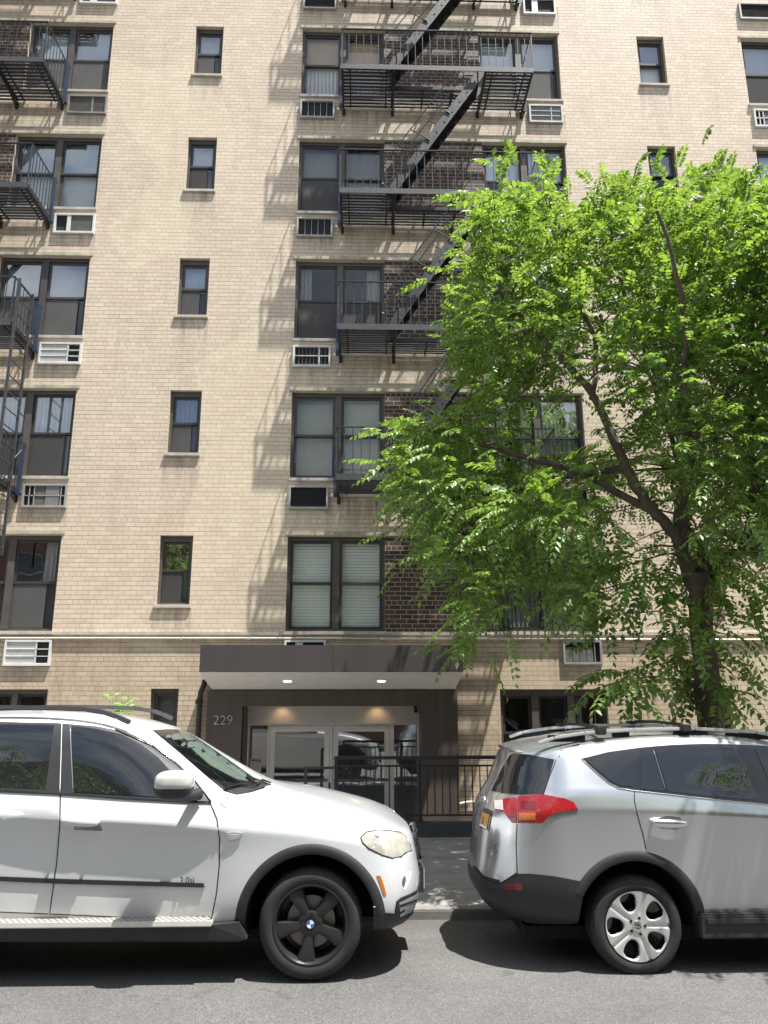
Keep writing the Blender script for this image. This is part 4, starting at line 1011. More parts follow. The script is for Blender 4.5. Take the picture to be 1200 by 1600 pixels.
for x in wx:
    for z in wz:
        f = MB(); sash_ring(f, x, x+1.3, z, z+1.8, OY-0.16, OY-0.08, 0.07); f.box(x+0.07, x+1.23, OY-0.15, OY-0.09, z+0.87, z+0.93); f.box(x-0.06, x+1.36, OY-0.1, OY+0.05, z-0.09, z-0.004)
        wn = under(f.build('window', M_STONE), ob); pane_q(x+0.06, x+1.24, z+0.06, z+1.74, OY-0.12).build('pane', M_CARGLASS, wn)
tag(ob, 'low red brick row building across the street, seen only as a reflection', 'building')
def back_tree(x, y, h, spread, n, seed, label):
    rt = empty('street_tree', (x, y, 0.14)); rg = random.Random(seed); t = MB()
    t.tube([(0, 0, 0), (0.05, 0, h*0.2), (0, 0.05, h*0.42)], [0.2, 0.16, 0.13], 10)
    P, D, U, L = [], [], [], []
    for k in range(9):
        az = 0.7*k; e = Vector((math.cos(az)*spread*rg.uniform(.5, .9), math.sin(az)*spread*rg.uniform(.5, .9), h*rg.uniform(.6, .95)))
        t.tube([(0, 0.05, h*0.40), tuple(e*0.5+Vector((0, 0, h*0.12))), tuple(e)], [0.09, 0.05, 0.015], 7)
        for j in range(n//9):
            q = Vector((0, 0, h*0.45)).lerp(e, rg.uniform(.45, 1.1))+Vector((rg.gauss(0, .5), rg.gauss(0, .5), rg.gauss(0, .4)))*spread*0.33
            d = Vector((rg.uniform(-1, 1), rg.uniform(-1, 1), rg.uniform(-.4, .2))).normalized(); P.append(tuple(q)); D.append(tuple(d)); U.append((0.1, 0.1, 0.98)); L.append(rg.uniform(.4, .6))
    t.build('trunk', M_BARK, rt, True)
    V_ = compound(np.array(P), np.array(D), np.array(U), np.array(L), 4).reshape(-1, 3); k = len(V_)//4
    me_ = bpy.data.meshes.new('crown'); me_.from_pydata(V_.tolist(), [], [(4*i, 4*i+1, 4*i+2, 4*i+3) for i in range(k)]); link('crown', me_, M_LEAF, rt)
    tag(rt, label, 'tree')
back_tree(-8.0, -5.9, 9.5, 3.0, 1300, 1, 'tree across the street reflected in the dark windows of the white car')
back_tree(-2.6, -6.0, 8.2, 2.6, 1100, 2, 'smaller tree across the street opposite the entrance')
back_tree(7.6, -5.8, 10.5, 3.4, 1500, 3, 'tree across the street reflected in the side windows of the silver car')

# ================================================================== CARS
def interp(tab, x):
    if x <= tab[0][0]: return tab[0][1]
    for (a, va), (b_, vb) in zip(tab[:-1], tab[1:]):
        if x <= b_:
            t = (x-a)/(b_-a); return va+(vb-va)*t
    return tab[-1][1]
def ellbox(cx, cy, cz, hx, hy, hz, p=2.6, nu=20, nv=14, zlo=-1.0, zhi=1.0, lean=0.0):
    mb = MB(); sg_ = lambda v_, e: math.copysign(abs(v_)**(2/e), v_)
    for i in range(nv+1):
        ph = -math.pi/2+math.pi*i/nv
        for j in range(nu):
            th = 2*math.pi*j/nu; zz = max(zlo, min(zhi, sg_(math.sin(ph), p)))
            mb.v.append((cx+hx*sg_(math.cos(ph), p)*sg_(math.cos(th), p)+lean*zz, cy+hy*sg_(math.cos(ph), p)*sg_(math.sin(th), p), cz+hz*zz))
    for i in range(nv):
        for j in range(nu): mb.f.append((i*nu+j, i*nu+(j+1) % nu, (i+1)*nu+(j+1) % nu, (i+1)*nu+j))
    return mb
class Car:
    """a body lofted from character lines; yc is the centre plane, the kerb-side half mirrors the street-side half"""
    def __init__(self, name, base, yc): self.root = empty(name, base); self.yc = yc
    def add(self, mb, name, m_, par=None, **kw):
        o = mb.build(name, m_, None, **kw)
        if par is None: under(o, self.root)
        else: o.parent = par
        return o
    def loft(self, stations, paint, cutters, crease_lines=(), cups=(), low=None):
        yc = self.yc; J = len(stations[0]); v, f = [], []
        ring = 2*J-2
        for st in stations:
            near = [(x, yc-w_, z) for x, w_, z in st]; far = [(x, yc+w_, z) for x, w_, z in st]
            v += near + [far[j] for j in range(J-2, 0, -1)]
        n = len(stations)
        for i in range(n-1):
            for j in range(ring):
                f.append((i*ring+j, i*ring+(j+1) % ring, (i+1)*ring+(j+1) % ring, (i+1)*ring+j))
        for i, fl in ((0, True), (n-1, False)):
            for j in range(0, J-1):
                a, b_ = i*ring+j, i*ring+j+1; c, d = i*ring+(ring-j-1) % ring, i*ring+(ring-j) % ring
                q = [a, b_, c, d]
                q = list(dict.fromkeys(q))
                if len(q) >= 3: f.append(tuple(q if fl else q[::-1]))
        me = bpy.data.meshes.new('body'); me.from_pydata(v, [], f); me.update()
        bm = bmesh.new(); bm.from_mesh(me); bmesh.ops.recalc_face_normals(bm, faces=bm.faces)
        cl_ = bm.edges.layers.float.new('crease_edge'); bm.verts.ensure_lookup_table()
        for i in range(n-1):
            for jl, c in crease_lines:
                for j in (jl, ring-jl):
                    e = bm.edges.get((bm.verts[i*ring+j % ring], bm.verts[(i+1)*ring+j % ring]))
                    if e: e[cl_] = c
        bm.to_mesh(me); bm.free()
        me.materials.append(paint)
        o = bpy.data.objects.new('body', me); COL.objects.link(o)
        sd = o.modifiers.new('s', 'SUBSURF'); sd.levels = 3; sd.render_levels = 3
        dg = bpy.context.evaluated_depsgraph_get(); m2 = bpy.data.meshes.new_from_object(o.evaluated_get(dg))
        bm = bmesh.new(); bm.from_mesh(m2); bmesh.ops.recalc_face_normals(bm, faces=bm.faces); bm.to_mesh(m2)
        self.bvh = BVHTree.FromBMesh(bm); bm.free()
        o.modifiers.clear(); o.data = m2
        cuts = []
        for (cx, cz, r, ya, yb) in cutters:
            c = MB().tube([(cx, ya, cz), (cx, yb, cz)], r, 64).build('cut', M_SEAM); cuts.append(c)
            bo = o.modifiers.new('b', 'BOOLEAN'); bo.operation = 'DIFFERENCE'; bo.object = c; bo.solver = 'EXACT'; bo.material_mode = 'TRANSFER'
        for cup in cups:
            cc = cup.build('cut', paint, None, 'all'); cuts.append(cc)
            bo = o.modifiers.new('b', 'BOOLEAN'); bo.operation = 'DIFFERENCE'; bo.object = cc; bo.solver = 'EXACT'; bo.material_mode = 'TRANSFER'
        dg = bpy.context.evaluated_depsgraph_get(); m3 = bpy.data.meshes.new_from_object(o.evaluated_get(dg))
        for c in cuts: bpy.data.objects.remove(c)
        bpy.data.objects.remove(o)
        m3.name = 'body'
        if low:
            m3.materials.append(M_PLAST); ip = len(m3.materials)-1
            for p in m3.polygons:
                if low(p.center) and m3.materials[p.material_index] == paint: p.material_index = ip
        m3.shade_smooth(); m3.set_sharp_from_angle(angle=R(40))
        o = bpy.data.objects.new('body', m3); COL.objects.link(o); under(o, self.root); self.body = o
    def hit(self, px, py):
        d = ray(px, py).normalized(); l, n, i, t = self.bvh.ray_cast(CAM, d)
        if l is None:
            q = CAM+d*((self.yc-0.25-CAM.y)/d.y); l, n, i, t = self.bvh.find_nearest(q)
        if n.dot(d) > 0: n = -n
        return l, n
    def hity(self, x, z, near=True):
        o = Vector((x, self.yc-3 if near else self.yc+3, z)); d = Vector((0, 1 if near else -1, 0))
        l, n, i, t = self.bvh.ray_cast(o, d)
        if l is None: l, n, i, t = self.bvh.find_nearest(Vector((x, self.yc-0.9 if near else self.yc+0.9, z)))
        if n.dot(d) > 0: n = -n
        return l, n
    def patch(self, name, poly, m_, off=0.003, step=9.0, par=None, mirror=False, skirt=0.006, smooth_poly=True):
        """a skin piece whose outline is given as seen from the street, wrapped onto the body"""
        pts = []
        for (a, b_), (c, d) in zip(poly, poly[1:]+poly[:1]):
            L = math.hypot(c-a, d-b_); k = max(1, int(L/ (step*0.6)))
            for i in range(k): pts.append(Vector((a+(c-a)*i/k, b_+(d-b_)*i/k)))
        nb = len(pts); edges = [(i, (i+1) % nb) for i in range(nb)]
        xs = [p.x for p in pts]; ys_ = [p.y for p in pts]; y = min(ys_)+step/2
        bp = [(p.x, p.y) for p in pts]
        while y < max(ys_):
            x = min(xs)+step/2
            while x < max(xs):
                if in_poly(x, y, bp) and min((Vector((x, y))-p).length for p in pts) > step*0.4: pts.append(Vector((x, y)))
                x += step
            y += step
        vs, es, fs, *_ = delaunay_2d_cdt(pts, edges, [], 1, 1e-5)
        mb = MB(); low = []
        for p in vs:
            l, n = self.hit(p.x, p.y); mb.v.append(tuple(l+n*off)); low.append(tuple(l-n*skirt))
        mb.f = [tuple(x) for x in fs]
        cnt = {}
        for q in fs:
            for i in range(len(q)):
                e = (q[i], q[(i+1) % len(q)]); k = tuple(sorted(e)); cnt.setdefault(k, []).append(e)
        b = len(mb.v); mb.v += low
        for k, l in cnt.items():
            if len(l) == 1: a, c = l[0]; mb.f.append((a, c, c+b, a+b))
        if mirror:
            m2 = MB(); m2.v = [(x, 2*self.yc-y_, z) for x, y_, z in mb.v]; m2.f = [tuple(reversed(q)) for q in mb.f]
            self.add(m2, name, m_, par, smooth='all')
        o = self.add(mb, name, m_, par)
        me = o.data; me.shade_smooth(); me.set_sharp_from_angle(angle=R(50))
        return o
    def seam(self, name, pts, m_=None, r=0.0035, off=0.0, par=None, step=8, closed=False):
        P = []
        q = pts+pts[:1] if closed else pts
        for (a, b_), (c, d) in zip(q[:-1], q[1:]):
            k = max(1, int(math.hypot(c-a, d-b_)/step))
            for i in range(k): P.append((a+(c-a)*i/k, b_+(d-b_)*i/k))
        P.append(q[-1])
        W = []
        for p in P:
            l, n = self.hit(*p); W.append(l+n*off)
        return self.add(MB().tube(W, r, 6), name, m_ or M_SEAM, par, smooth='all')
    def arch(self, name, cx, cz, r0, r1, a0, a1, m_, off=0.014, r1f=None):
        for near in (True, False):
            mb = MB(); n = 44; rr = 5
            for i in range(n+1):
                t = R(a0+(a1-a0)*i/n); ro = r1f(t) if r1f else r1
                for j in range(rr):
                    r = r0+(ro-r0)*j/(rr-1); l, nn = self.hity(cx+r*math.cos(t), cz+r*math.sin(t), near)
                    prof = (0.6, 1.0, 1.0, 0.9, 0.15)[j]; mb.v.append((l.x, l.y+(-1 if near else 1)*off*prof, l.z))
                l, nn = self.hity(cx+r0*math.cos(t), cz+r0*math.sin(t), near); mb.v.append((l.x, l.y+(0.05 if near else -0.05), l.z))
            w_ = rr+1
            for i in range(n):
                for j in range(rr-1): mb.f.append((i*w_+j, (i+1)*w_+j, (i+1)*w_+j+1, i*w_+j+1))
                mb.f.append((i*w_, i*w_+rr, (i+1)*w_+rr, (i+1)*w_))
            self.add(mb, name, m_, None, smooth='all')
    def wheel(self, cx, cz, r, near, rim_r, style, yface, wd=0.235):
        s = 1 if near else -1; y0 = yface
        o = empty('wheel', (cx, y0, cz)); o.parent = self.root; o.matrix_parent_inverse = Matrix.Translation(-self.root.location)
        def add(mb, n, m_, sm=True):
            ob = mb.build(n, m_, o, sm); return ob
        sh = r-rim_r
        prof = [(rim_r-0.012, 0.03), (rim_r, 0.010), (rim_r+sh*0.12, 0.002), (rim_r+sh*0.45, -0.006), (rim_r+sh*0.78, 0.006), (r-0.012, 0.022), (r-0.003, 0.038), (r, 0.06)]
        for i in range(4):
            y = 0.07+i*0.035; prof += [(r, y), (r-0.009, y+0.002), (r-0.009, y+0.010), (r, y+0.012)]
        prof += [(r-0.003, wd-0.035), (r-0.014, wd-0.018), (rim_r+sh*0.5, wd), (rim_r, wd-0.01)]
        t = MB().lathe_y((0, 0, 0), [(a, b_*s) for a, b_ in prof], 72)
        # shoulder lugs
        for k in range(64):
            a = 2*math.pi*k/64; d = Vector((math.cos(a), 0, math.sin(a)))
            t.bar(tuple(d*(r-0.030)+Vector((0, 0.010*s, 0))), tuple(d*(r-0.002)+Vector((0, 0.040*s, 0))), 0.012, 0.008, up=tuple(d))
        add(t, 'tyre', M_TYRE)
        add(MB().lathe_y((0, 0, 0), [(rim_r*0.66, 0.115*s), (rim_r*0.66, 0.10*s), (rim_r*0.25, 0.10*s), (rim_r*0.25, 0.08*s), (0.001, 0.08*s)], 48), 'brake_disc', M_DISC)
        if style == 'five':
            m_ = M_RIMBLK
            add(MB().lathe_y((0, 0, 0), [(rim_r+0.006, 0.008*s), (rim_r+0.004, 0.001*s), (rim_r-0.008, 0.001*s), (rim_r-0.016, 0.012*s), (rim_r-0.03, 0.06*s), (rim_r-0.035, 0.19*s), (rim_r*0.6, 0.20*s)], 72), 'rim', m_)
            sp = MB()
            for k in range(5):
                a = R(47+72*k); d = Vector((math.cos(a), 0, math.sin(a))); e = Vector((-math.sin(a), 0, math.cos(a)))
                secs = [(0.045, 0.044, 0.028), (0.095, 0.038, 0.020), (0.14, 0.042, 0.016), (0.19, 0.056, 0.016), (rim_r-0.034, 0.066, 0.018), (rim_r-0.006, 0.026, 0.016)]
                b = len(sp.v)
                for (q, hw, dy) in secs:
                    for u, dd in ((-1, 0.030), (-0.80, 0.006), (0.0, -0.004), (0.80, 0.006), (1, 0.030)):
                        sp.v.append(tuple(d*q+e*(hw*u)+Vector((0, (dy+dd)*s, 0))))
                for i in range(len(secs)-1):
                    for j in range(4): sp.f.append((b+i*5+j, b+(i+1)*5+j, b+(i+1)*5+j+1, b+i*5+j+1))
            sp.lathe_y((0, 0, 0), [(0.088, 0.06*s), (0.086, 0.026*s), (0.070, 0.018*s), (0.045, 0.018*s), (0.040, 0.022*s), (0.001, 0.022*s)], 48)
            add(sp, 'spokes', m_)
            lg = MB()
            for k in range(5):
                a = R(83+72*k); c = Vector((math.cos(a)*0.062, 0, math.sin(a)*0.062)); lg.tube([tuple(c+Vector((0, 0.03*s, 0))), tuple(c+Vector((0, 0.0165*s, 0)))], 0.0125, 10)
            add(lg, 'lug_holes', M_SEAM)
            add(MB().lathe_y((0, 0, 0), [(0.036, 0.020*s), (0.036, 0.014*s), (0.026, 0.013*s)], 32), 'emblem_ring', M_GLOSSBLK)
            for c0, mm in ((0, M_EMBW), (90, M_BLUE), (180, M_EMBW), (270, M_BLUE)):
                q = MB(); q.v = [(0, 0.012*s, 0)]+[(0.0265*math.cos(R(c0+10+i*10)), 0.012*s, 0.0265*math.sin(R(c0+10+i*10))) for i in range(10)]; q.f = [tuple(range(11))]; add(q, 'emblem', mm, False)
        else:
            m_ = M_RIMSIL
            # one-piece hubcap with five rounded openings between paired spokes
            na, nr = 240, 34; g = MB(); R0, R1 = 0.034, rim_r-0.004
            def opening(rad, a):
                best = -1
                for k in range(5):
                    c = R(36+72*k)
                    da = (a-c+math.pi) % (2*math.pi)-math.pi
                    xx, yy = rad*math.cos(da), rad*math.sin(da)
                    u = (xx-R1*0.685)/(R1*0.250); hw = R1*(0.165+0.22*(xx/R1-0.45)); v_ = yy/max(hw, 1e-4)
                    best = max(best, 1-(abs(u)**2.4+abs(v_)**2.4))
                return best
            keep = {}
            for i in range(nr+1):
                rad = R0+(R1-R0)*i/nr
                for j in range(na):
                    a = 2*math.pi*j/na; op = opening(rad, a)
                    c = min(abs((a-R(72*k)+math.pi) % (2*math.pi)-math.pi)*rad for k in range(5))
                    groove = 0.012*math.exp(-(c/0.013)**2)*min(1, max(0, (rad-0.05)/0.05))
                    dish = 0.018*(1-(rad/R1)**2)-0.012*(rad/R1)**6*0
                    lip = 0.022*max(0, min(1, (op+0.55)/0.55))**2
                    g.v.append((rad*math.cos(a), (0.002+groove+lip+0.010*(1-abs(2*rad/R1-1)) *0 + dish*0.4)*s, rad*math.sin(a))); keep[(i, j)] = op
            for i in range(nr):
                for j in range(na):
                    j2 = (j+1) % na
                    if max(keep[(i, j)], keep[(i, j2)], keep[(i+1, j)], keep[(i+1, j2)]) > 0.0: continue
                    g.f.append((i*na+j, i*na+j2, (i+1)*na+j2, (i+1)*na+j))
            add(g, 'hubcap', m_, 'all')
            add(MB().lathe_y((0, 0, 0), [(R1+0.010, 0.012*s), (R1+0.006, 0.002*s), (R1-0.004, 0.004*s), (R1-0.02, 0.07*s), (R1*0.4, 0.10*s)], 72), 'rim', M_GLOSSBLK)
            lg = MB()
            for k in range(5):
                a = R(72*k); c = Vector((math.cos(a)*0.056, 0, math.sin(a)*0.056)); lg.tube([tuple(c+Vector((0, 0.03*s, 0))), tuple(c+Vector((0, 0.006*s, 0)))], 0.0105, 10)
            add(lg, 'lug_holes', M_SEAM)
            add(MB().lathe_y((0, 0, 0), [(0.040, 0.016*s), (0.036, 0.004*s), (0.030, 0.001*s), (0.001, 0.001*s)], 32), 'hub_cap_centre', M_CHROME)
            # emblem: three interlocking ovals
            em = MB()
            for (a_, b_, zo) in ((0.024, 0.016, 0), (0.008, 0.016, 0), (0.016, 0.006, 0.009)):
                em.tube([(a_*math.cos(2*math.pi*i/24), -0.001*s, zo+b_*math.sin(2*math.pi*i/24)) for i in range(25)], 0.0022, 5, False)
            add(em, 'emblem', M_GLOSSBLK)
        return o

# ------------------------------------------------------------------ white SUV
YN = 6.0
W1 = Car('white_suv', (-1.85, YN+0.965, 0), YN+0.965)
XS = [-4.05, -3.7, -3.3, -2.9, -2.5, -2.1, -1.8, -1.55, -1.3, -1.08, -0.9, -0.7, -0.5, -0.25, 0.0]
tabs = [  # (w table, z table, w-end factor, nose X, nose z)
    ([(-4, 0), (0, 0)], [(-4, .30), (0, .30)], .40, .28),
    ([(-4, .80), (0, .82)], [(-4, .28), (-.9, .275), (0, .255)], .40, .25),
    ([(-4, .90), (-1.2, .875), (-.95, .92), (0, .955)], [(-4, .40), (0, .40)], .462, .37),
    ([(-4, .935), (-3.3, .955), (-2.7, .885), (-1.2, .885), (-.95, .935), (0, .962)], [(-4, .70), (-2.6, .70), (-1.1, .65), (0, .58)], .50, .52),
    ([(-4, .94), (-3.3, .96), (-2.7, .908), (-1.2, .908), (-.95, .94), (0, .955)], [(-4, 1.02), (-2.6, 1.01), (-1.1, .90), (0, .76)], .485, .62),
    ([(-4, .935), (-2.7, .968), (-1.2, .967), (-.9, .958), (-.4, .955), (0, .945)], [(-4, 1.14), (-2.6, 1.115), (-1.55, 1.06), (-.95, 1.015), (-.5, .985), (0, .915)], .462, .745),
    ([(-4, .87), (-2.7, .915), (-1.1, .915), (-.7, .90), (0, .895)], [(-4, 1.32), (-2.6, 1.295), (-2.19, 1.272), (-1.7, 1.24), (-1.1, 1.205), (-.8, 1.185), (-.45, 1.135), (-.1, 1.055), (0, 1.03)], .442, .835),
    ([(-4, .72), (-3.3, .775), (-2.2, .775), (-1.84, .785), (-1.6, .80), (-1.3, .83), (-1.08, .85), (-.9, .83), (0, .81)], [(-4, 1.66), (-3.3, 1.735), (-2.7, 1.765), (-2.2, 1.742), (-2.0, 1.72), (-1.84, 1.668), (-1.6, 1.535), (-1.36, 1.37), (-1.14, 1.235), (-1.0, 1.212), (-.8, 1.20), (-.45, 1.15), (-.1, 1.075), (0, 1.048)], .43, .865),
    ([(-4, .62), (-3.3, .69), (-2.2, .69), (-1.84, .70), (-1.55, .70), (-1.3, .73), (-1.08, .72), (-.9, .60), (0, .55)], [(-4, 1.72), (-3.3, 1.80), (-2.7, 1.828), (-2.2, 1.80), (-2.0, 1.775), (-1.84, 1.725), (-1.6, 1.60), (-1.36, 1.445), (-1.14, 1.315), (-.95, 1.225), (-.8, 1.208), (-.45, 1.165), (-.1, 1.095), (0, 1.07)], .415, .89),
    ([(-4, .30), (0, .28)], [(-4, 1.745), (-3.3, 1.835), (-2.7, 1.865), (-2.2, 1.835), (-2.0, 1.80), (-1.8, 1.755), (-1.55, 1.675), (-1.3, 1.525), (-1.05, 1.39), (-.8, 1.25), (-.68, 1.215), (-.45, 1.178), (-.1, 1.10), (0, 1.078)], .40, .90),
    ([(-4, 0), (0, 0)], [(-4, 1.75), (-3.3, 1.84), (-2.7, 1.87), (-2.2, 1.84), (-2.0, 1.805), (-1.8, 1.76), (-1.55, 1.69), (-1.3, 1.545), (-1.05, 1.40), (-.76, 1.238), (-.68, 1.218), (-.45, 1.18), (-.1, 1.10), (0, 1.08)], .395, .902),
]
st = []
for t in (0.95, 0.75, 0.4):                                          # rounded tail, hardly seen
    row = []
    for wt, zt_, xe, ze in tabs:
        w0 = interp(wt, -4.05); z0 = interp(zt_, -4.05); k = (1-t**2.4)**(1/2.4)
        zz = z0 if z0 < 1.3 else z0-(z0-1.25)*0.35*t
        row.append((-4.05-0.30*t+(0.18*t if z0 > 1.3 else 0), w0*(0.35+0.65*k), zz))
    st.append(row)
for x in XS: st.append([(x, interp(wt, x), interp(zt_, x)) for wt, zt_, xe, ze in tabs])
for t in (0.30, 0.52, 0.70, 0.84, 0.93, 0.98):
    row = []
    for wt, zt_, xe, ze in tabs:
        w0 = interp(wt, 0); z0 = interp(zt_, 0); k = (1-t**2.5)**(1/2.5)
        row.append((xe*t, w0*k, z0+(ze-z0)*(0.55*t+0.45*t*t)))
    st.append(row)
WX, WZ, WR = -0.355, 0.376, 0.368
W1.loft(st, M_WHITE, [(WX, WZ, 0.47, YN-0.3, YN+0.62), (WX, WZ, 0.47, YN+1.31, YN+2.3), (WX-2.93, WZ, 0.47, YN-0.3, YN+0.62), (WX-2.93, WZ, 0.47, YN+1.31, YN+2.3)], crease_lines=((5, 0.9), (6, 0.35)),
    cups=[ellbox(-1.975, YN+0.036, 1.035, 0.105, 0.055, 0.066, 2.2, 24, 16)], low=lambda p: p.z < 0.41 and p.x > -0.9)
c = W1
def arc_r(t):
    return 0.545
c.arch('wheel_arch_trim', WX, WZ, 0.468, 0.54, -2, 186, M_PLAST, 0.016)
c.arch('wheel_arch_trim', WX-2.93, WZ, 0.468, 0.54, -6, 186, M_PLAST, 0.016)
for dx in (0, -2.93):
    c.wheel(WX+dx, WZ, WR, True, 0.262, 'five', YN+0.030); c.wheel(WX+dx, WZ-0.05, WR, False, 0.262, 'five', YN+1.90)
dlo = [(-200, 1134), (-100, 1130), (0, 1129), (90, 1131), (150, 1136), (200, 1146), (235, 1163), (270, 1188), (300, 1214), (329, 1253), (296, 1252), (200, 1247), (100, 1240), (0, 1235), (-100, 1230), (-200, 1226)]
c.patch('window_surround', dlo, M_PLAST, 0.009, 7, mirror=True)
gl = [(113, 1136), (150, 1140), (190, 1149), (222, 1166), (248, 1186), (266, 1206), (280, 1224), (288, 1247), (275, 1247.5), (200, 1243), (116, 1238)]
c.patch('side_window', gl, M_CARGLASS, 0.013, 7, mirror=True)
c.patch('side_window', [(85, 1134), (0, 1133), (-120, 1136), (-128, 1226), (0, 1231), (72, 1234)], M_CARGLASS, 0.010, 10, mirror=True)
c.seam('window_strip', [(97, 1131), (96, 1180), (94, 1239)], M_EMBW, 0.0035, 0.007); c.seam('window_strip', [(110, 1134), (112, 1180), (115, 1239)], M_CHROME, 0.003, 0.010)
c.seam('window_strip', [(-180, 1227), (0, 1236.5), (95, 1241), (200, 1248.5), (300, 1254), (330, 1255)], M_GLOSSBLK, 0.006, 0.006)
c.seam('window_strip', [(180, 1142), (235, 1166), (270, 1191), (300, 1217), (330, 1254)], M_GLOSSBLK, 0.006, 0.012)
# windshield with a pale sunshade behind the glass
ws = [(238, 1141), (262, 1139.5), (288, 1140), (330, 1168), (395, 1214), (424, 1226), (412, 1232), (393, 1238), (370, 1242), (352, 1237), (320, 1211), (280, 1176)]
wsb = c.patch('windshield', ws, M_GLOSSBLK, 0.002, 12)
c.patch('dashboard', [(330, 1217), (352, 1236), (370, 1241.5), (393, 1237), (421, 1226.5), (395, 1221), (365, 1224)], M_PLAST, 0.0035, 10, wsb)
c.patch('sunshade', [(299, 1170), (318, 1167), (350, 1190), (388, 1221), (370, 1218), (352, 1209), (328, 1196)], M_SHADE, 0.004, 9, wsb)
c.patch('pane', [(241, 1142.5), (262, 1141), (287, 1141.5), (330, 1170), (393, 1215), (410, 1223), (385, 1229), (352, 1232), (320, 1209), (281, 1175)], M_WSGLASS, 0.009, 12, wsb)
wp_ = MB()
for a, b_, e in (((348, 1236), (375, 1229), (400, 1232)), ((400, 1230), (408, 1222), (422, 1227))):
    P = []
    for q in (a, b_, e):
        l, n = c.hit(*q); P.append(l+n*0.022)
    wp_.tube(P, 0.008, 6)
c.add(wp_, 'wiper', M_GLOSSBLK, wsb)
# doors, handles, moulding, badge
d1 = c.patch('door', [(94, 1296), (88, 1350), (77.5, 1428), (200, 1433), (329, 1437), (338, 1395), (342, 1350), (342, 1312), (338, 1302), (200, 1300)], M_WHITE, 0.0012, 12, skirt=0.002)
c.seam('seam', [(94.5, 1240), (93.5, 1290), (88.5, 1350), (77.5, 1428), (200, 1433.5), (330, 1437.5), (338.5, 1395), (343, 1350), (343, 1310), (339, 1280), (329, 1256)], None, 0.0042, 0.0, d1)
d2 = c.patch('door', [(92, 1241), (91, 1290), (86, 1350), (75, 1428), (0, 1425), (-120, 1420), (-150, 1340), (-145, 1280), (-120, 1232), (0, 1236)], M_WHITE, 0.0012, 18, skirt=0.002)
c.seam('seam', [(75, 1428), (0, 1425), (-120, 1420), (-150, 1340), (-145, 1280), (-120, 1232)], None, 0.0042, 0.0, d2)
c.seam('seam', [(340, 1251), (352, 1262), (357, 1240)], None, 0.003, 0.0)
def handle(px0, px1, py0, py1, par, drop=0.05):
    a, n = c.hit(px0, py0); b_, n2 = c.hit(px1, py1)
    mb = MB(); P = []; Rr = []
    for i in range(9):
        t = i/8; q = a.lerp(b_, t); q = q+Vector((0, -0.028-0.016*math.sin(math.pi*t), 0)); P.append(q); Rr.append(0.013+0.007*math.sin(math.pi*t)**0.5)
    mb.tube(P, [r_*1.55 for r_ in Rr], 14)
    cz = sum(p.z for p in P)/len(P); cy = sum(p.y for p in P)/len(P)
    mb.v = [(x, cy+(y-cy)*0.62, z) for x, y, z in mb.v]
    for q in (a, b_): mb.tube([q+Vector((0, 0.01, 0)), q+Vector((0, -0.030, 0))], 0.013, 8)
    return mb
h1 = c.add(handle(100, 153, 1281, 1285, d1), 'handle', M_WHITE, d1, smooth=True)
c.patch('moulding', [(-140, 1363), (0, 1369), (90, 1372.5), (318, 1379.5), (320, 1386), (90, 1380), (0, 1376), (-140, 1370)], M_GLOSSBLK, 0.014, 10)
bl_, bn = c.hit(294, 1379); bt_ = text_mesh('badge', '3.0si', 0.060, M_GLOSSBLK, (bl_.x-0.06, bl_.y-0.022, bl_.z+0.0), 0.003, None, 0, 'LEFT', 1.0); under(bt_, c.root)
sg = c.patch('side_indicator', [(354, 1301), (366, 1300), (379, 1301.5), (376, 1307), (371, 1310.5), (362, 1312), (356, 1310)], M_CHROME, 0.008, 5)
c.patch('indicator_lens', [(358, 1303), (374, 1303.5), (370, 1308), (359, 1308)], M_CLEAR, 0.0105, 4, sg)
# mirror: white shell over black base with an arm to the door
mp = at(272, 1230, 5.82); mr_ = empty('side_mirror', mp); mr_.parent = c.root; mr_.matrix_parent_inverse = Matrix.Translation(-c.root.location)
ellbox(0, 0, 0.03, 0.138, 0.105, 0.085, 2.9, zlo=-0.42).build('mirror_shell', M_WHITE, mr_, 'all')
ellbox(-0.002, 0.002, 0.012, 0.141, 0.103, 0.098, 2.7, zhi=-0.10).build('mirror_base', M_PLAST, mr_, 'all')
MB().tube([(0.02, 0.02, -0.06), (0.08, 0.12, -0.075), (0.13, 0.22, -0.07)], [0.035, 0.032, 0.045], 10).build('mirror_arm', M_PLAST, mr_, True)
# running board and rocker
c.add(MB().box(-3.0, -1.07, YN-0.03, YN+0.115, 0.405, 0.421), 'running_board', M_BOARD, smooth=False)
c.add(MB().box(-3.0, -1.045, YN-0.036, YN-0.030, 0.392, 0.423).box(-3.0, -1.05, YN-0.03, YN+0.10, 0.385, 0.4045), 'board_edge', M_ALU)
rk = MB(); rk.v = [(-3.0, YN+0.005, 0.385), (-1.05, YN+0.005, 0.385), (-0.86, YN+0.015, 0.40), (-0.80, YN+0.015, 0.29), (-0.86, YN+0.03, 0.272), (-3.0, YN+0.03, 0.29),
                   (-3.0, YN+0.3, 0.385), (-1.05, YN+0.3, 0.385), (-0.86, YN+0.3, 0.40), (-0.80, YN+0.3, 0.29), (-0.86, YN+0.3, 0.272), (-3.0, YN+0.3, 0.29)]
rk.f = [(0, 1, 2, 3, 4, 5), (11, 10, 9, 8, 7, 6)]+[(i, 6+i, 6+(i+1) % 6, (i+1) % 6) for i in range(6)]
c.add(rk, 'rocker_panel', M_PLAST)
c.add(MB().box(-3.9, 0.0, YN+0.35, YN+1.58, 0.20, 0.27), 'underbody', M_SEAM)
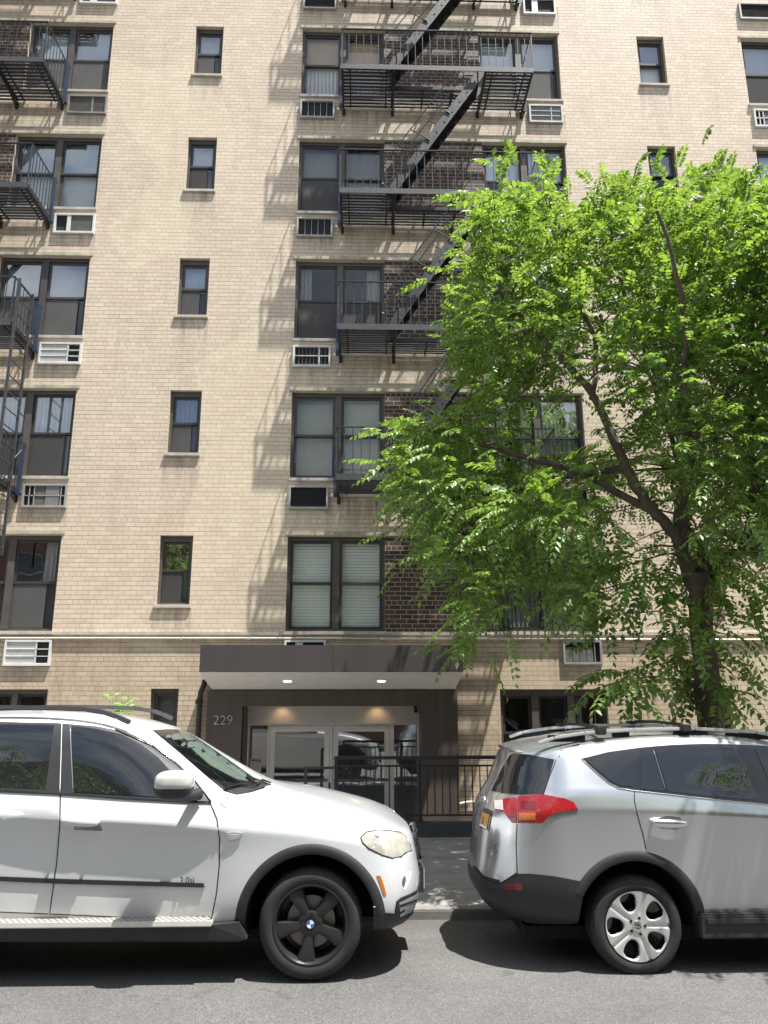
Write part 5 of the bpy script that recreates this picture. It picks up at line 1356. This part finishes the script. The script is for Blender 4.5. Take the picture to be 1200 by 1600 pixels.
# front lamps, bumper
hl = c.patch('headlight', [(564.4, 1308.8), (573, 1301), (589, 1298), (609, 1299), (625, 1301.6), (633.4, 1309), (640, 1320), (642, 1328), (632, 1332), (626, 1337.6), (613, 1340), (597.5, 1335.4), (577, 1325), (567, 1316)], M_HAZYLAMP, 0.004, 5, mirror=True)
c.seam('lamp_edge', [(563.4, 1309), (572, 1300), (589, 1297), (609, 1298), (626, 1300.6), (634.4, 1308), (641, 1320), (643, 1329), (633, 1333), (626.5, 1338.6), (613, 1341), (597, 1336.4), (576, 1326), (566, 1317)], M_SEAM, 0.0035, 0.001, hl, closed=True)
for q in ((588, 1306, 0.022), (586, 1318, 0.014), (583, 1326, 0.012)):
    l, n = c.hit(q[0], q[1]); c.add(ellbox(l.x, l.y, l.z, q[2], q[2]*0.5, q[2], 2.0, 12, 8), 'lamp_glint', M_CLEAR, hl, smooth='all')
c.patch('side_marker', [(588.5, 1368), (594, 1368), (599, 1381), (603.5, 1398), (599.5, 1399), (594, 1383)], M_MARKER, 0.005, 4, mirror=True)
fg = c.patch('fog_lamp', [(632, 1366), (641, 1361), (643, 1364), (638, 1380), (633.5, 1391), (629, 1389), (627.5, 1380)], M_EMBW, 0.0015, 4)
c.patch('lamp', [(629, 1372), (632, 1367), (633.5, 1374), (632, 1382), (629.5, 1385), (627.8, 1379)], M_DISC, 0.006, 3, fg)
lg_ = c.patch('lower_grille', [(617, 1421), (619, 1408), (626, 1402), (640, 1396.5), (651, 1390), (655.5, 1358), (658, 1352), (659.5, 1362), (656.5, 1394), (650, 1418), (645, 1428), (622.5, 1436), (618, 1432)], M_PLAST, 0.010, 5)
c.patch('grille_insert', [(622.5, 1410.5), (636, 1404), (651, 1396.5), (646, 1418), (640, 1424), (624, 1431.5)], M_RIMSIL, 0.012, 4, lg_)
for q in (((623, 1413), (649, 1404), (648, 1408), (623.5, 1416.5)), ((623, 1424), (631, 1419), (630, 1423), (623.5, 1427))):
    c.patch('grille_slot', list(q), M_SEAM, 0.0135, 3, lg_)
c.patch('bumper', [(583, 1416), (594.6, 1417), (597.5, 1425), (616, 1427), (622.5, 1436), (636, 1432), (646, 1427), (649, 1421), (650, 1428), (645, 1438), (631, 1452), (617.6, 1461), (597.5, 1468), (585, 1469)], M_PLAST, 0.010, 7, mirror=True)
c.seam('bumper_seam', [(583, 1416), (594.6, 1417)], M_EMBW, 0.003, 0.011)
# kidney grilles at the nose
for sy in (-1, 1):
    mb = MB(); y0 = c.yc+sy*0.135
    ring = []
    for i in range(29):
        a = 2*math.pi*i/28; e = 2/3.2; cx_, sx_ = math.copysign(abs(math.cos(a))**e, math.cos(a)), math.copysign(abs(math.sin(a))**e, math.sin(a))
        z = 0.785+0.105*sx_; ring.append((0.482-0.20*(z-0.785)-0.03*abs(cx_)*(1 if cx_*sy > 0 else 0.3), y0+0.115*cx_, z))
    mb.tube(ring, 0.016, 8, False)
    bk = len(mb.v); mb.v += [(x-0.012, y, z) for x, y, z in ring[:-1]]; mb.f.append(tuple(range(bk, bk+28)))
    kg = c.add(mb, 'kidney_grille', M_GLOSSBLK, smooth=True)
    mb = MB()
    for i in range(9): mb.bar((0.475, y0-0.09+0.0225*i, 0.70), (0.445, y0-0.09+0.0225*i, 0.87), 0.008, 0.03)
    mb.box(0.435, 0.440, y0-0.10, y0+0.10, 0.69, 0.86); c.add(mb, 'grille_bar', M_GLOSSBLK, kg)
lp_ = c.add(MB().box(0.512, 0.524, c.yc-0.17, c.yc+0.17, 0.44, 0.60), 'licence_plate', M_CHROME, None, bevel=0.003)
c.add(MB().box(0.47, 0.512, c.yc-0.20, c.yc+0.20, 0.42, 0.615), 'plate_holder', M_PLAST, lp_)
for yy in (YN+0.265, 2*c.yc-YN-0.265):
    mb = MB(); P = [(-3.9, yy, 1.80), (-3.6, yy, 1.855), (-2.9, yy, 1.878), (-2.4, yy, 1.872), (-2.15, yy, 1.862), (-2.0, yy, 1.838), (-1.9, yy, 1.805), (-1.80, yy, 1.762)]
    Q = [(-2.6, yy, 1.835), (-2.3, yy, 1.815)]
    for a, b_ in zip(P[:-1], P[1:]): mb.bar(a, b_, 0.042, 0.036)
    pass
    c.add(mb, 'roof_rail', M_RAILGREY, None, bevel=0.006)
tag(c.root, 'white SUV with black wheels and grey roof rail parked at the left', 'car', 'cars parked along the kerb')

# ------------------------------------------------------------------ silver SUV
YN2 = 6.1; HW = 0.92
W2 = Car('silver_suv', (3.1, YN2+HW, 0), YN2+HW); c = W2
XS = [1.65, 1.85, 2.1, 2.4, 2.8, 3.2, 3.6, 4.0, 4.4, 4.8, 5.0]
tabs = [   # w, z, tail X, tail z
    ([(1.6, 0), (5, 0)], [(1.6, .27), (5, .27)], 1.20, .25),
    ([(1.6, .78), (5, .78)], [(1.6, .265), (2.5, .255), (5, .25)], 1.12, .235),
    ([(1.6, .895), (2.45, .875), (2.8, .865), (5, .88)], [(1.6, .40), (5, .38)], .965, .36),
    ([(1.6, .918), (2.1, .92), (2.6, .872), (4, .875), (4.5, .92), (5, .90)], [(1.6, .55), (5, .52)], .905, .49),
    ([(1.6, .917), (2.1, .92), (2.6, .885), (4, .885), (4.5, .92), (5, .90)], [(1.6, .645), (2.2, .70), (5, .66)], .93, .585),
    ([(1.6, .908), (2.1, .915), (2.6, .90), (4, .90), (4.5, .915), (5, .88)], [(1.6, .90), (2.2, .93), (5, .84)], .962, .80),
    ([(1.6, .905), (2.1, .917), (2.6, .92), (4, .918), (4.5, .90), (5, .86)], [(1.6, 1.125), (2.1, 1.118), (2.6, 1.098), (3.1, 1.066), (3.6, 1.03), (4.2, .98), (5, .90)], .985, 1.03),
    ([(1.6, .872), (2.1, .878), (3.6, .878), (4.2, .84), (5, .75)], [(1.6, 1.245), (2.1, 1.235), (2.6, 1.205), (3.1, 1.165), (3.6, 1.135), (4.2, 1.07), (5, .95)], 1.07, 1.175),
    ([(1.6, .84), (2.1, .852), (3.6, .852), (4.2, .80), (5, .70)], [(1.6, 1.30), (2.1, 1.285), (2.6, 1.26), (3.1, 1.215), (3.6, 1.18), (4.2, 1.085), (5, .955)], 1.115, 1.235),
    ([(1.6, .715), (2.1, .728), (3.2, .728), (3.7, .76), (4.2, .74), (5, .6)], [(1.6, 1.525), (1.85, 1.555), (2.2, 1.588), (2.6, 1.60), (2.95, 1.60), (3.25, 1.572), (3.6, 1.46), (4.0, 1.21), (4.4, 1.08), (5, .97)], 1.215, 1.475),
    ([(1.6, .655), (2.1, .665), (3.2, .66), (3.7, .66), (4.2, .6), (5, .5)], [(1.6, 1.575), (1.85, 1.615), (2.2, 1.652), (2.6, 1.665), (2.95, 1.662), (3.25, 1.635), (3.6, 1.52), (4.0, 1.27), (4.4, 1.09), (5, .975)], 1.235, 1.505),
    ([(1.6, .33), (5, .3)], [(1.6, 1.62), (1.85, 1.655), (2.2, 1.69), (2.6, 1.70), (2.95, 1.697), (3.25, 1.67), (3.6, 1.55), (4.0, 1.30), (4.4, 1.10), (5, .98)], 1.24, 1.53),
    ([(1.6, 0), (5, 0)], [(1.6, 1.625), (1.85, 1.66), (2.2, 1.695), (2.6, 1.705), (2.95, 1.70), (3.25, 1.675), (3.6, 1.555), (4.0, 1.305), (4.4, 1.10), (5, .98)], 1.24, 1.535),
]
st = []
for t in (0.99, 0.95, 0.87, 0.75, 0.58, 0.36, 0.15):
    row = []
    for wt, zt_, xe, ze in tabs:
        w0 = interp(wt, 1.65); z0 = interp(zt_, 1.65); k = (1-t**2.3)**(1/2.3)
        row.append((1.65+(xe-1.65)*t, w0*k, z0+(ze-z0)*t))
    st.append(row)
for x in XS: st.append([(x, interp(wt, x), interp(zt_, x)) for wt, zt_, xe, ze in tabs])
for t in (0.5, 0.8, 0.95):
    row = []
    for wt, zt_, xe, ze in tabs:
        w0 = interp(wt, 5.0); z0 = interp(zt_, 5.0); k = (1-t**2.3)**(1/2.3)
        row.append((5.0+0.30*t, w0*k, z0-(z0-0.6)*0.15*t if z0 > .6 else z0))
    st.append(row)
VX, VZ, VR = 2.03, 0.318, 0.338
WB2 = 2.52
W2.loft(st, M_SILVER, [(VX, VZ, 0.452, YN2-0.3, YN2+0.55), (VX, VZ, 0.452, YN2+1.29, YN2+2.2), (VX+WB2, VZ, 0.452, YN2-0.3, YN2+0.55), (VX+WB2, VZ, 0.452, YN2+1.29, YN2+2.2)], crease_lines=((6, 0.7), (8, 0.4)),
    cups=[ellbox(2.32, YN2+0.008, 1.028, 0.105, 0.05, 0.050, 2.2, 24, 16)], low=lambda p: p.z < (0.575 if p.x < 1.72 else 0.40))
c.arch('wheel_arch_trim', VX, VZ, 0.45, 0.52, -6, 152, M_PLAST, 0.014); c.arch('wheel_arch_trim', VX+WB2, VZ, 0.45, 0.52, -6, 186, M_PLAST, 0.014)
for dx in (0, WB2):
    c.wheel(VX+dx, VZ, VR, True, 0.240, 'cap', YN2+0.035, 0.215); c.wheel(VX+dx, VZ-0.05, VR, False, 0.240, 'cap', YN2+1.805, 0.215)
# glass
dlo = [(908.5, 1186), (950, 1175.5), (1000, 1168.5), (1050, 1164.3), (1100, 1162.5), (1150, 1163.5), (1200, 1166), (1290, 1178), (1370, 1200), (1400, 1215), (1400, 1272), (1330, 1268), (1200, 1256.5), (1125, 1249.5), (1040, 1240), (990, 1234.5), (967, 1231), (950, 1222), (930, 1205)]
c.patch('window_surround', dlo, M_GLOSSBLK, 0.005, 9, mirror=True)
c.seam('window_strip', [(908, 1185.5), (930, 1206), (950, 1223), (967, 1232), (990, 1235.5), (1040, 1241), (1125, 1250.5), (1200, 1257.5), (1400, 1274)], M_CHROME, 0.004, 0.004)
c.patch('side_window', [(911, 1185.5), (950, 1176.5), (996.5, 1170), (989, 1230), (970, 1228), (955, 1221.5), (938, 1207)], M_CARGLASS, 0.009, 10, mirror=True)
c.patch('side_window', [(1003, 1173), (1018, 1171.5), (1038, 1236.5), (1000, 1233)], M_CARGLASS, 0.009, 10, mirror=True)
c.patch('side_window', [(1023, 1171), (1075, 1168), (1150, 1169), (1167, 1206), (1183, 1251), (1110, 1244.5), (1043, 1237)], M_CARGLASS, 0.009, 12, mirror=True)
c.patch('side_window', [(1179, 1171), (1290, 1184), (1370, 1208), (1385, 1225), (1390, 1268), (1212, 1254), (1200, 1218)], M_CARGLASS, 0.009, 14, mirror=True)
c.seam('window_strip', [(1020.5, 1172), (1040, 1237)], M_RAILGREY, 0.006, 0.005)
rg = [(803.4, 1177), (830, 1180), (866, 1187), (858, 1213), (849, 1240.5), (812, 1242), (785, 1239), (768, 1235.5), (783, 1204), (797, 1180)]
c.patch('rear_window', rg, M_CARGLASS, 0.004, 9)
# tailgate, lamps, bumper
tg = c.seam('tailgate_seam', [(869, 1187), (858, 1215), (849, 1242)], M_SEAM, 0.0035, 0.001)
c.seam('tailgate_seam', [(808, 1287), (806.5, 1320), (808, 1364)], M_SEAM, 0.004, 0.0)
c.seam('tailgate_seam', [(876, 1163), (878, 1172), (873, 1184)], M_SEAM, 0.003, 0.0)
tl = c.patch('tail_light', [(810, 1245), (848, 1241.5), (883, 1248), (896, 1253.5), (903, 1265), (872, 1269), (859, 1274), (848, 1286), (809.5, 1286)], M_RED, 0.010, 6)
c.patch('amber_lens', [(812, 1270.5), (838, 1270.5), (837, 1281), (811, 1281)], M_AMBER, 0.012, 5, tl)
c.patch('lens_detail', [(815, 1252), (838, 1252), (838, 1265), (815, 1265)], M_REDDK, 0.012, 5, tl)
t2 = c.patch('tail_light', [(807.5, 1246), (788, 1248.5), (772.5, 1250.5), (773.5, 1265), (788, 1269.5), (801, 1286), (807, 1286)], M_RED, 0.007, 5)
c.patch('reverse_lens', [(773, 1251), (786, 1250), (787, 1266), (774.5, 1264.5)], M_CLEAR, 0.009, 4, t2)
pl = c.patch('licence_plate', [(756.7, 1262), (770, 1266.7), (763.7, 1298.7), (750, 1292)], M_GLOSSBLK, 0.006, 4)
pf = c.patch('plate_face', [(756.5, 1265), (767, 1268.5), (762, 1295.5), (751.3, 1290)], M_PLATE, 0.011, 3, pl)
c.patch('plate_band', [(756.8, 1264.5), (767.2, 1268), (766.3, 1272.5), (755.7, 1269)], M_INK, 0.013, 3, pl)
c.patch('plate_foot', [(751.9, 1287), (762.6, 1292), (762, 1295.5), (751.3, 1290)], M_EMBW, 0.013, 3, pl)
for i, (fx, fy) in enumerate(((0.22, 0.30), (0.22, 0.52), (0.22, 0.74), (0.62, 0.42), (0.62, 0.66))):
    px_ = 755.6+9.5*fx-3.8*fy; py_ = 1270+3.4*fx+17*fy
    c.patch('plate_mark', [(px_, py_), (px_+2.6, py_+0.9), (px_+2.0, py_+3.4), (px_-0.6, py_+2.5)], M_REDDK, 0.014, 2, pl)
c.seam('emblem', [(754+3.6*math.cos(2*math.pi*i/16)-0.8*math.sin(2*math.pi*i/16), 1247-5.2*math.sin(2*math.pi*i/16)) for i in range(17)], M_CHROME, 0.006, 0.004, step=3)
c.seam('emblem', [(752, 1244), (754, 1247), (756, 1244)], M_CHROME, 0.005, 0.004, step=3)
c.seam('sticker', [(776, 1319), (773, 1322), (771.5, 1326), (774, 1327.5), (776.5, 1328), (776, 1331), (773.5, 1333)], M_REDDK, 0.004, 0.001, step=3)
bp_ = c.patch('bumper', [(735, 1354), (742, 1354), (757, 1373), (772, 1379), (784, 1381.5), (791, 1376), (808, 1365), (830, 1365), (867, 1369), (903, 1376), (919, 1379), (911, 1397), (904, 1436), (900, 1455), (848, 1443), (808, 1438), (775, 1425), (757, 1410), (736, 1384), (734, 1364)], M_PLAST, 0.008, 9)
c.patch('reflector', [(790.5, 1379.5), (818.5, 1380.5), (817, 1391.5), (787.5, 1389.5)], M_REDDK, 0.012, 5, bp_)
c.seam('tailgate_seam', [(742, 1353), (757, 1372), (772, 1378), (784, 1380.5), (790, 1376), (808, 1364)], M_SEAM, 0.004, 0.009)
# roof spoiler over the rear window
sp = MB(); n = 12; rows = []
for i in range(n+1):
    t = -1+2*i/n; w_ = 0.665*t; xr = 1.225+0.30*abs(t)**3; zt_ = 1.545-0.055*abs(t)**2.2
    l = [(1.75, w_*1.0, 1.632-0.05*abs(t)**2.5+0.01), (1.45+0.12*abs(t)**3, w_, 1.602-0.055*abs(t)**2.3), (xr, w_, zt_), (xr+0.01, w_, zt_-0.022), (1.42+0.16*abs(t)**3, w_*0.98, zt_-0.032)]
    rows.append([(x, c.yc+y, z) for x, y, z in l])
for r_ in rows: sp.v += r_
for i in range(n):
    for j in range(4): sp.f.append((i*5+j, (i+1)*5+j, (i+1)*5+j+1, i*5+j+1))
c.add(sp, 'roof_spoiler', M_SILVER, smooth=True)
# doors
d1 = c.patch('door', [(1006, 1306), (1010, 1327), (1040, 1346), (1068, 1372), (1088, 1402), (1098, 1428), (1216, 1432), (1223, 1350), (1222, 1312), (1100, 1308)], M_SILVER, 0.0012, 12, skirt=0.002)
c.seam('seam', [(991.5, 1236), (991, 1250), (995, 1270), (1005, 1305), (1009.5, 1327)], None, 0.004, 0.0, d1)
c.seam('seam', [(1216, 1432), (1223, 1350), (1219, 1259)], None, 0.004, 0.0, d1)
c.add(handle(1018, 1069, 1285, 1287, d1), 'handle', M_CHROME, d1, smooth=True)
c.add(MB().box(2.48, 4.1, YN2+0.008, YN2+0.20, 0.235, 0.40).box(2.52, 4.06, YN2-0.006, YN2+0.02, 0.33, 0.385), 'rocker_panel', M_PLAST, None, bevel=0.012)
c.add(MB().box(1.25, 4.9, YN2+0.30, YN2+1.55, 0.17, 0.26), 'underbody', M_SEAM)
c.add(MB().tube([(1.28, YN2+0.45, 0.22), (1.6, YN2+0.45, 0.23), (1.75, YN2+0.5, 0.24)], 0.05, 12), 'exhaust', M_SEAM, smooth=True)
for yy in (YN2+0.30, 2*c.yc-YN2-0.30):
    P = [(1.42, yy, 1.605), (1.55, yy, 1.648), (1.8, yy, 1.683), (2.2, yy, 1.708), (2.7, yy, 1.716), (3.2, yy, 1.688), (3.5, yy, 1.63)]
    mb = MB()
    for a, b_ in zip(P[:-1], P[1:]): mb.bar(tuple(Vector(a)-Vector((0, 0, 0.014))), tuple(Vector(b_)-Vector((0, 0, 0.014))), 0.036, 0.027)
    rr_ = c.add(mb, 'roof_rail', M_SILRAIL, None, bevel=0.006)
    mb = MB()
    for x0, x1, z in ((1.50, 1.80, 1.632), (2.02, 2.16, 1.668), (2.52, 2.80, 1.672), (2.95, 3.4, 1.645)): c.add(MB().box(x0, x1, yy-0.010, yy+0.010, z-0.03, z+0.022), 'rail_foot', M_GLOSSBLK, rr_)
for x, z in ((1.93, 1.702), (2.62, 1.722)):
    mb = MB(); ya, yb = YN2+0.28, 2*c.yc-YN2-0.28
    mb.tube([(x, ya, z-0.01), (x, ya+0.12, z+0.010), (x, c.yc, z+0.020), (x, yb-0.12, z+0.010), (x, yb, z-0.01)], 0.015, 8)
    for y in (ya, yb): mb.box(x-0.045, x+0.035, y-0.035, y+0.06, z-0.045, z+0.012)
    c.add(mb, 'cross_bar', M_PLAST, None, bevel=0.008)
tag(c.root, 'silver SUV with red tail light and orange rear plate parked at the right', 'car', 'cars parked along the kerb')
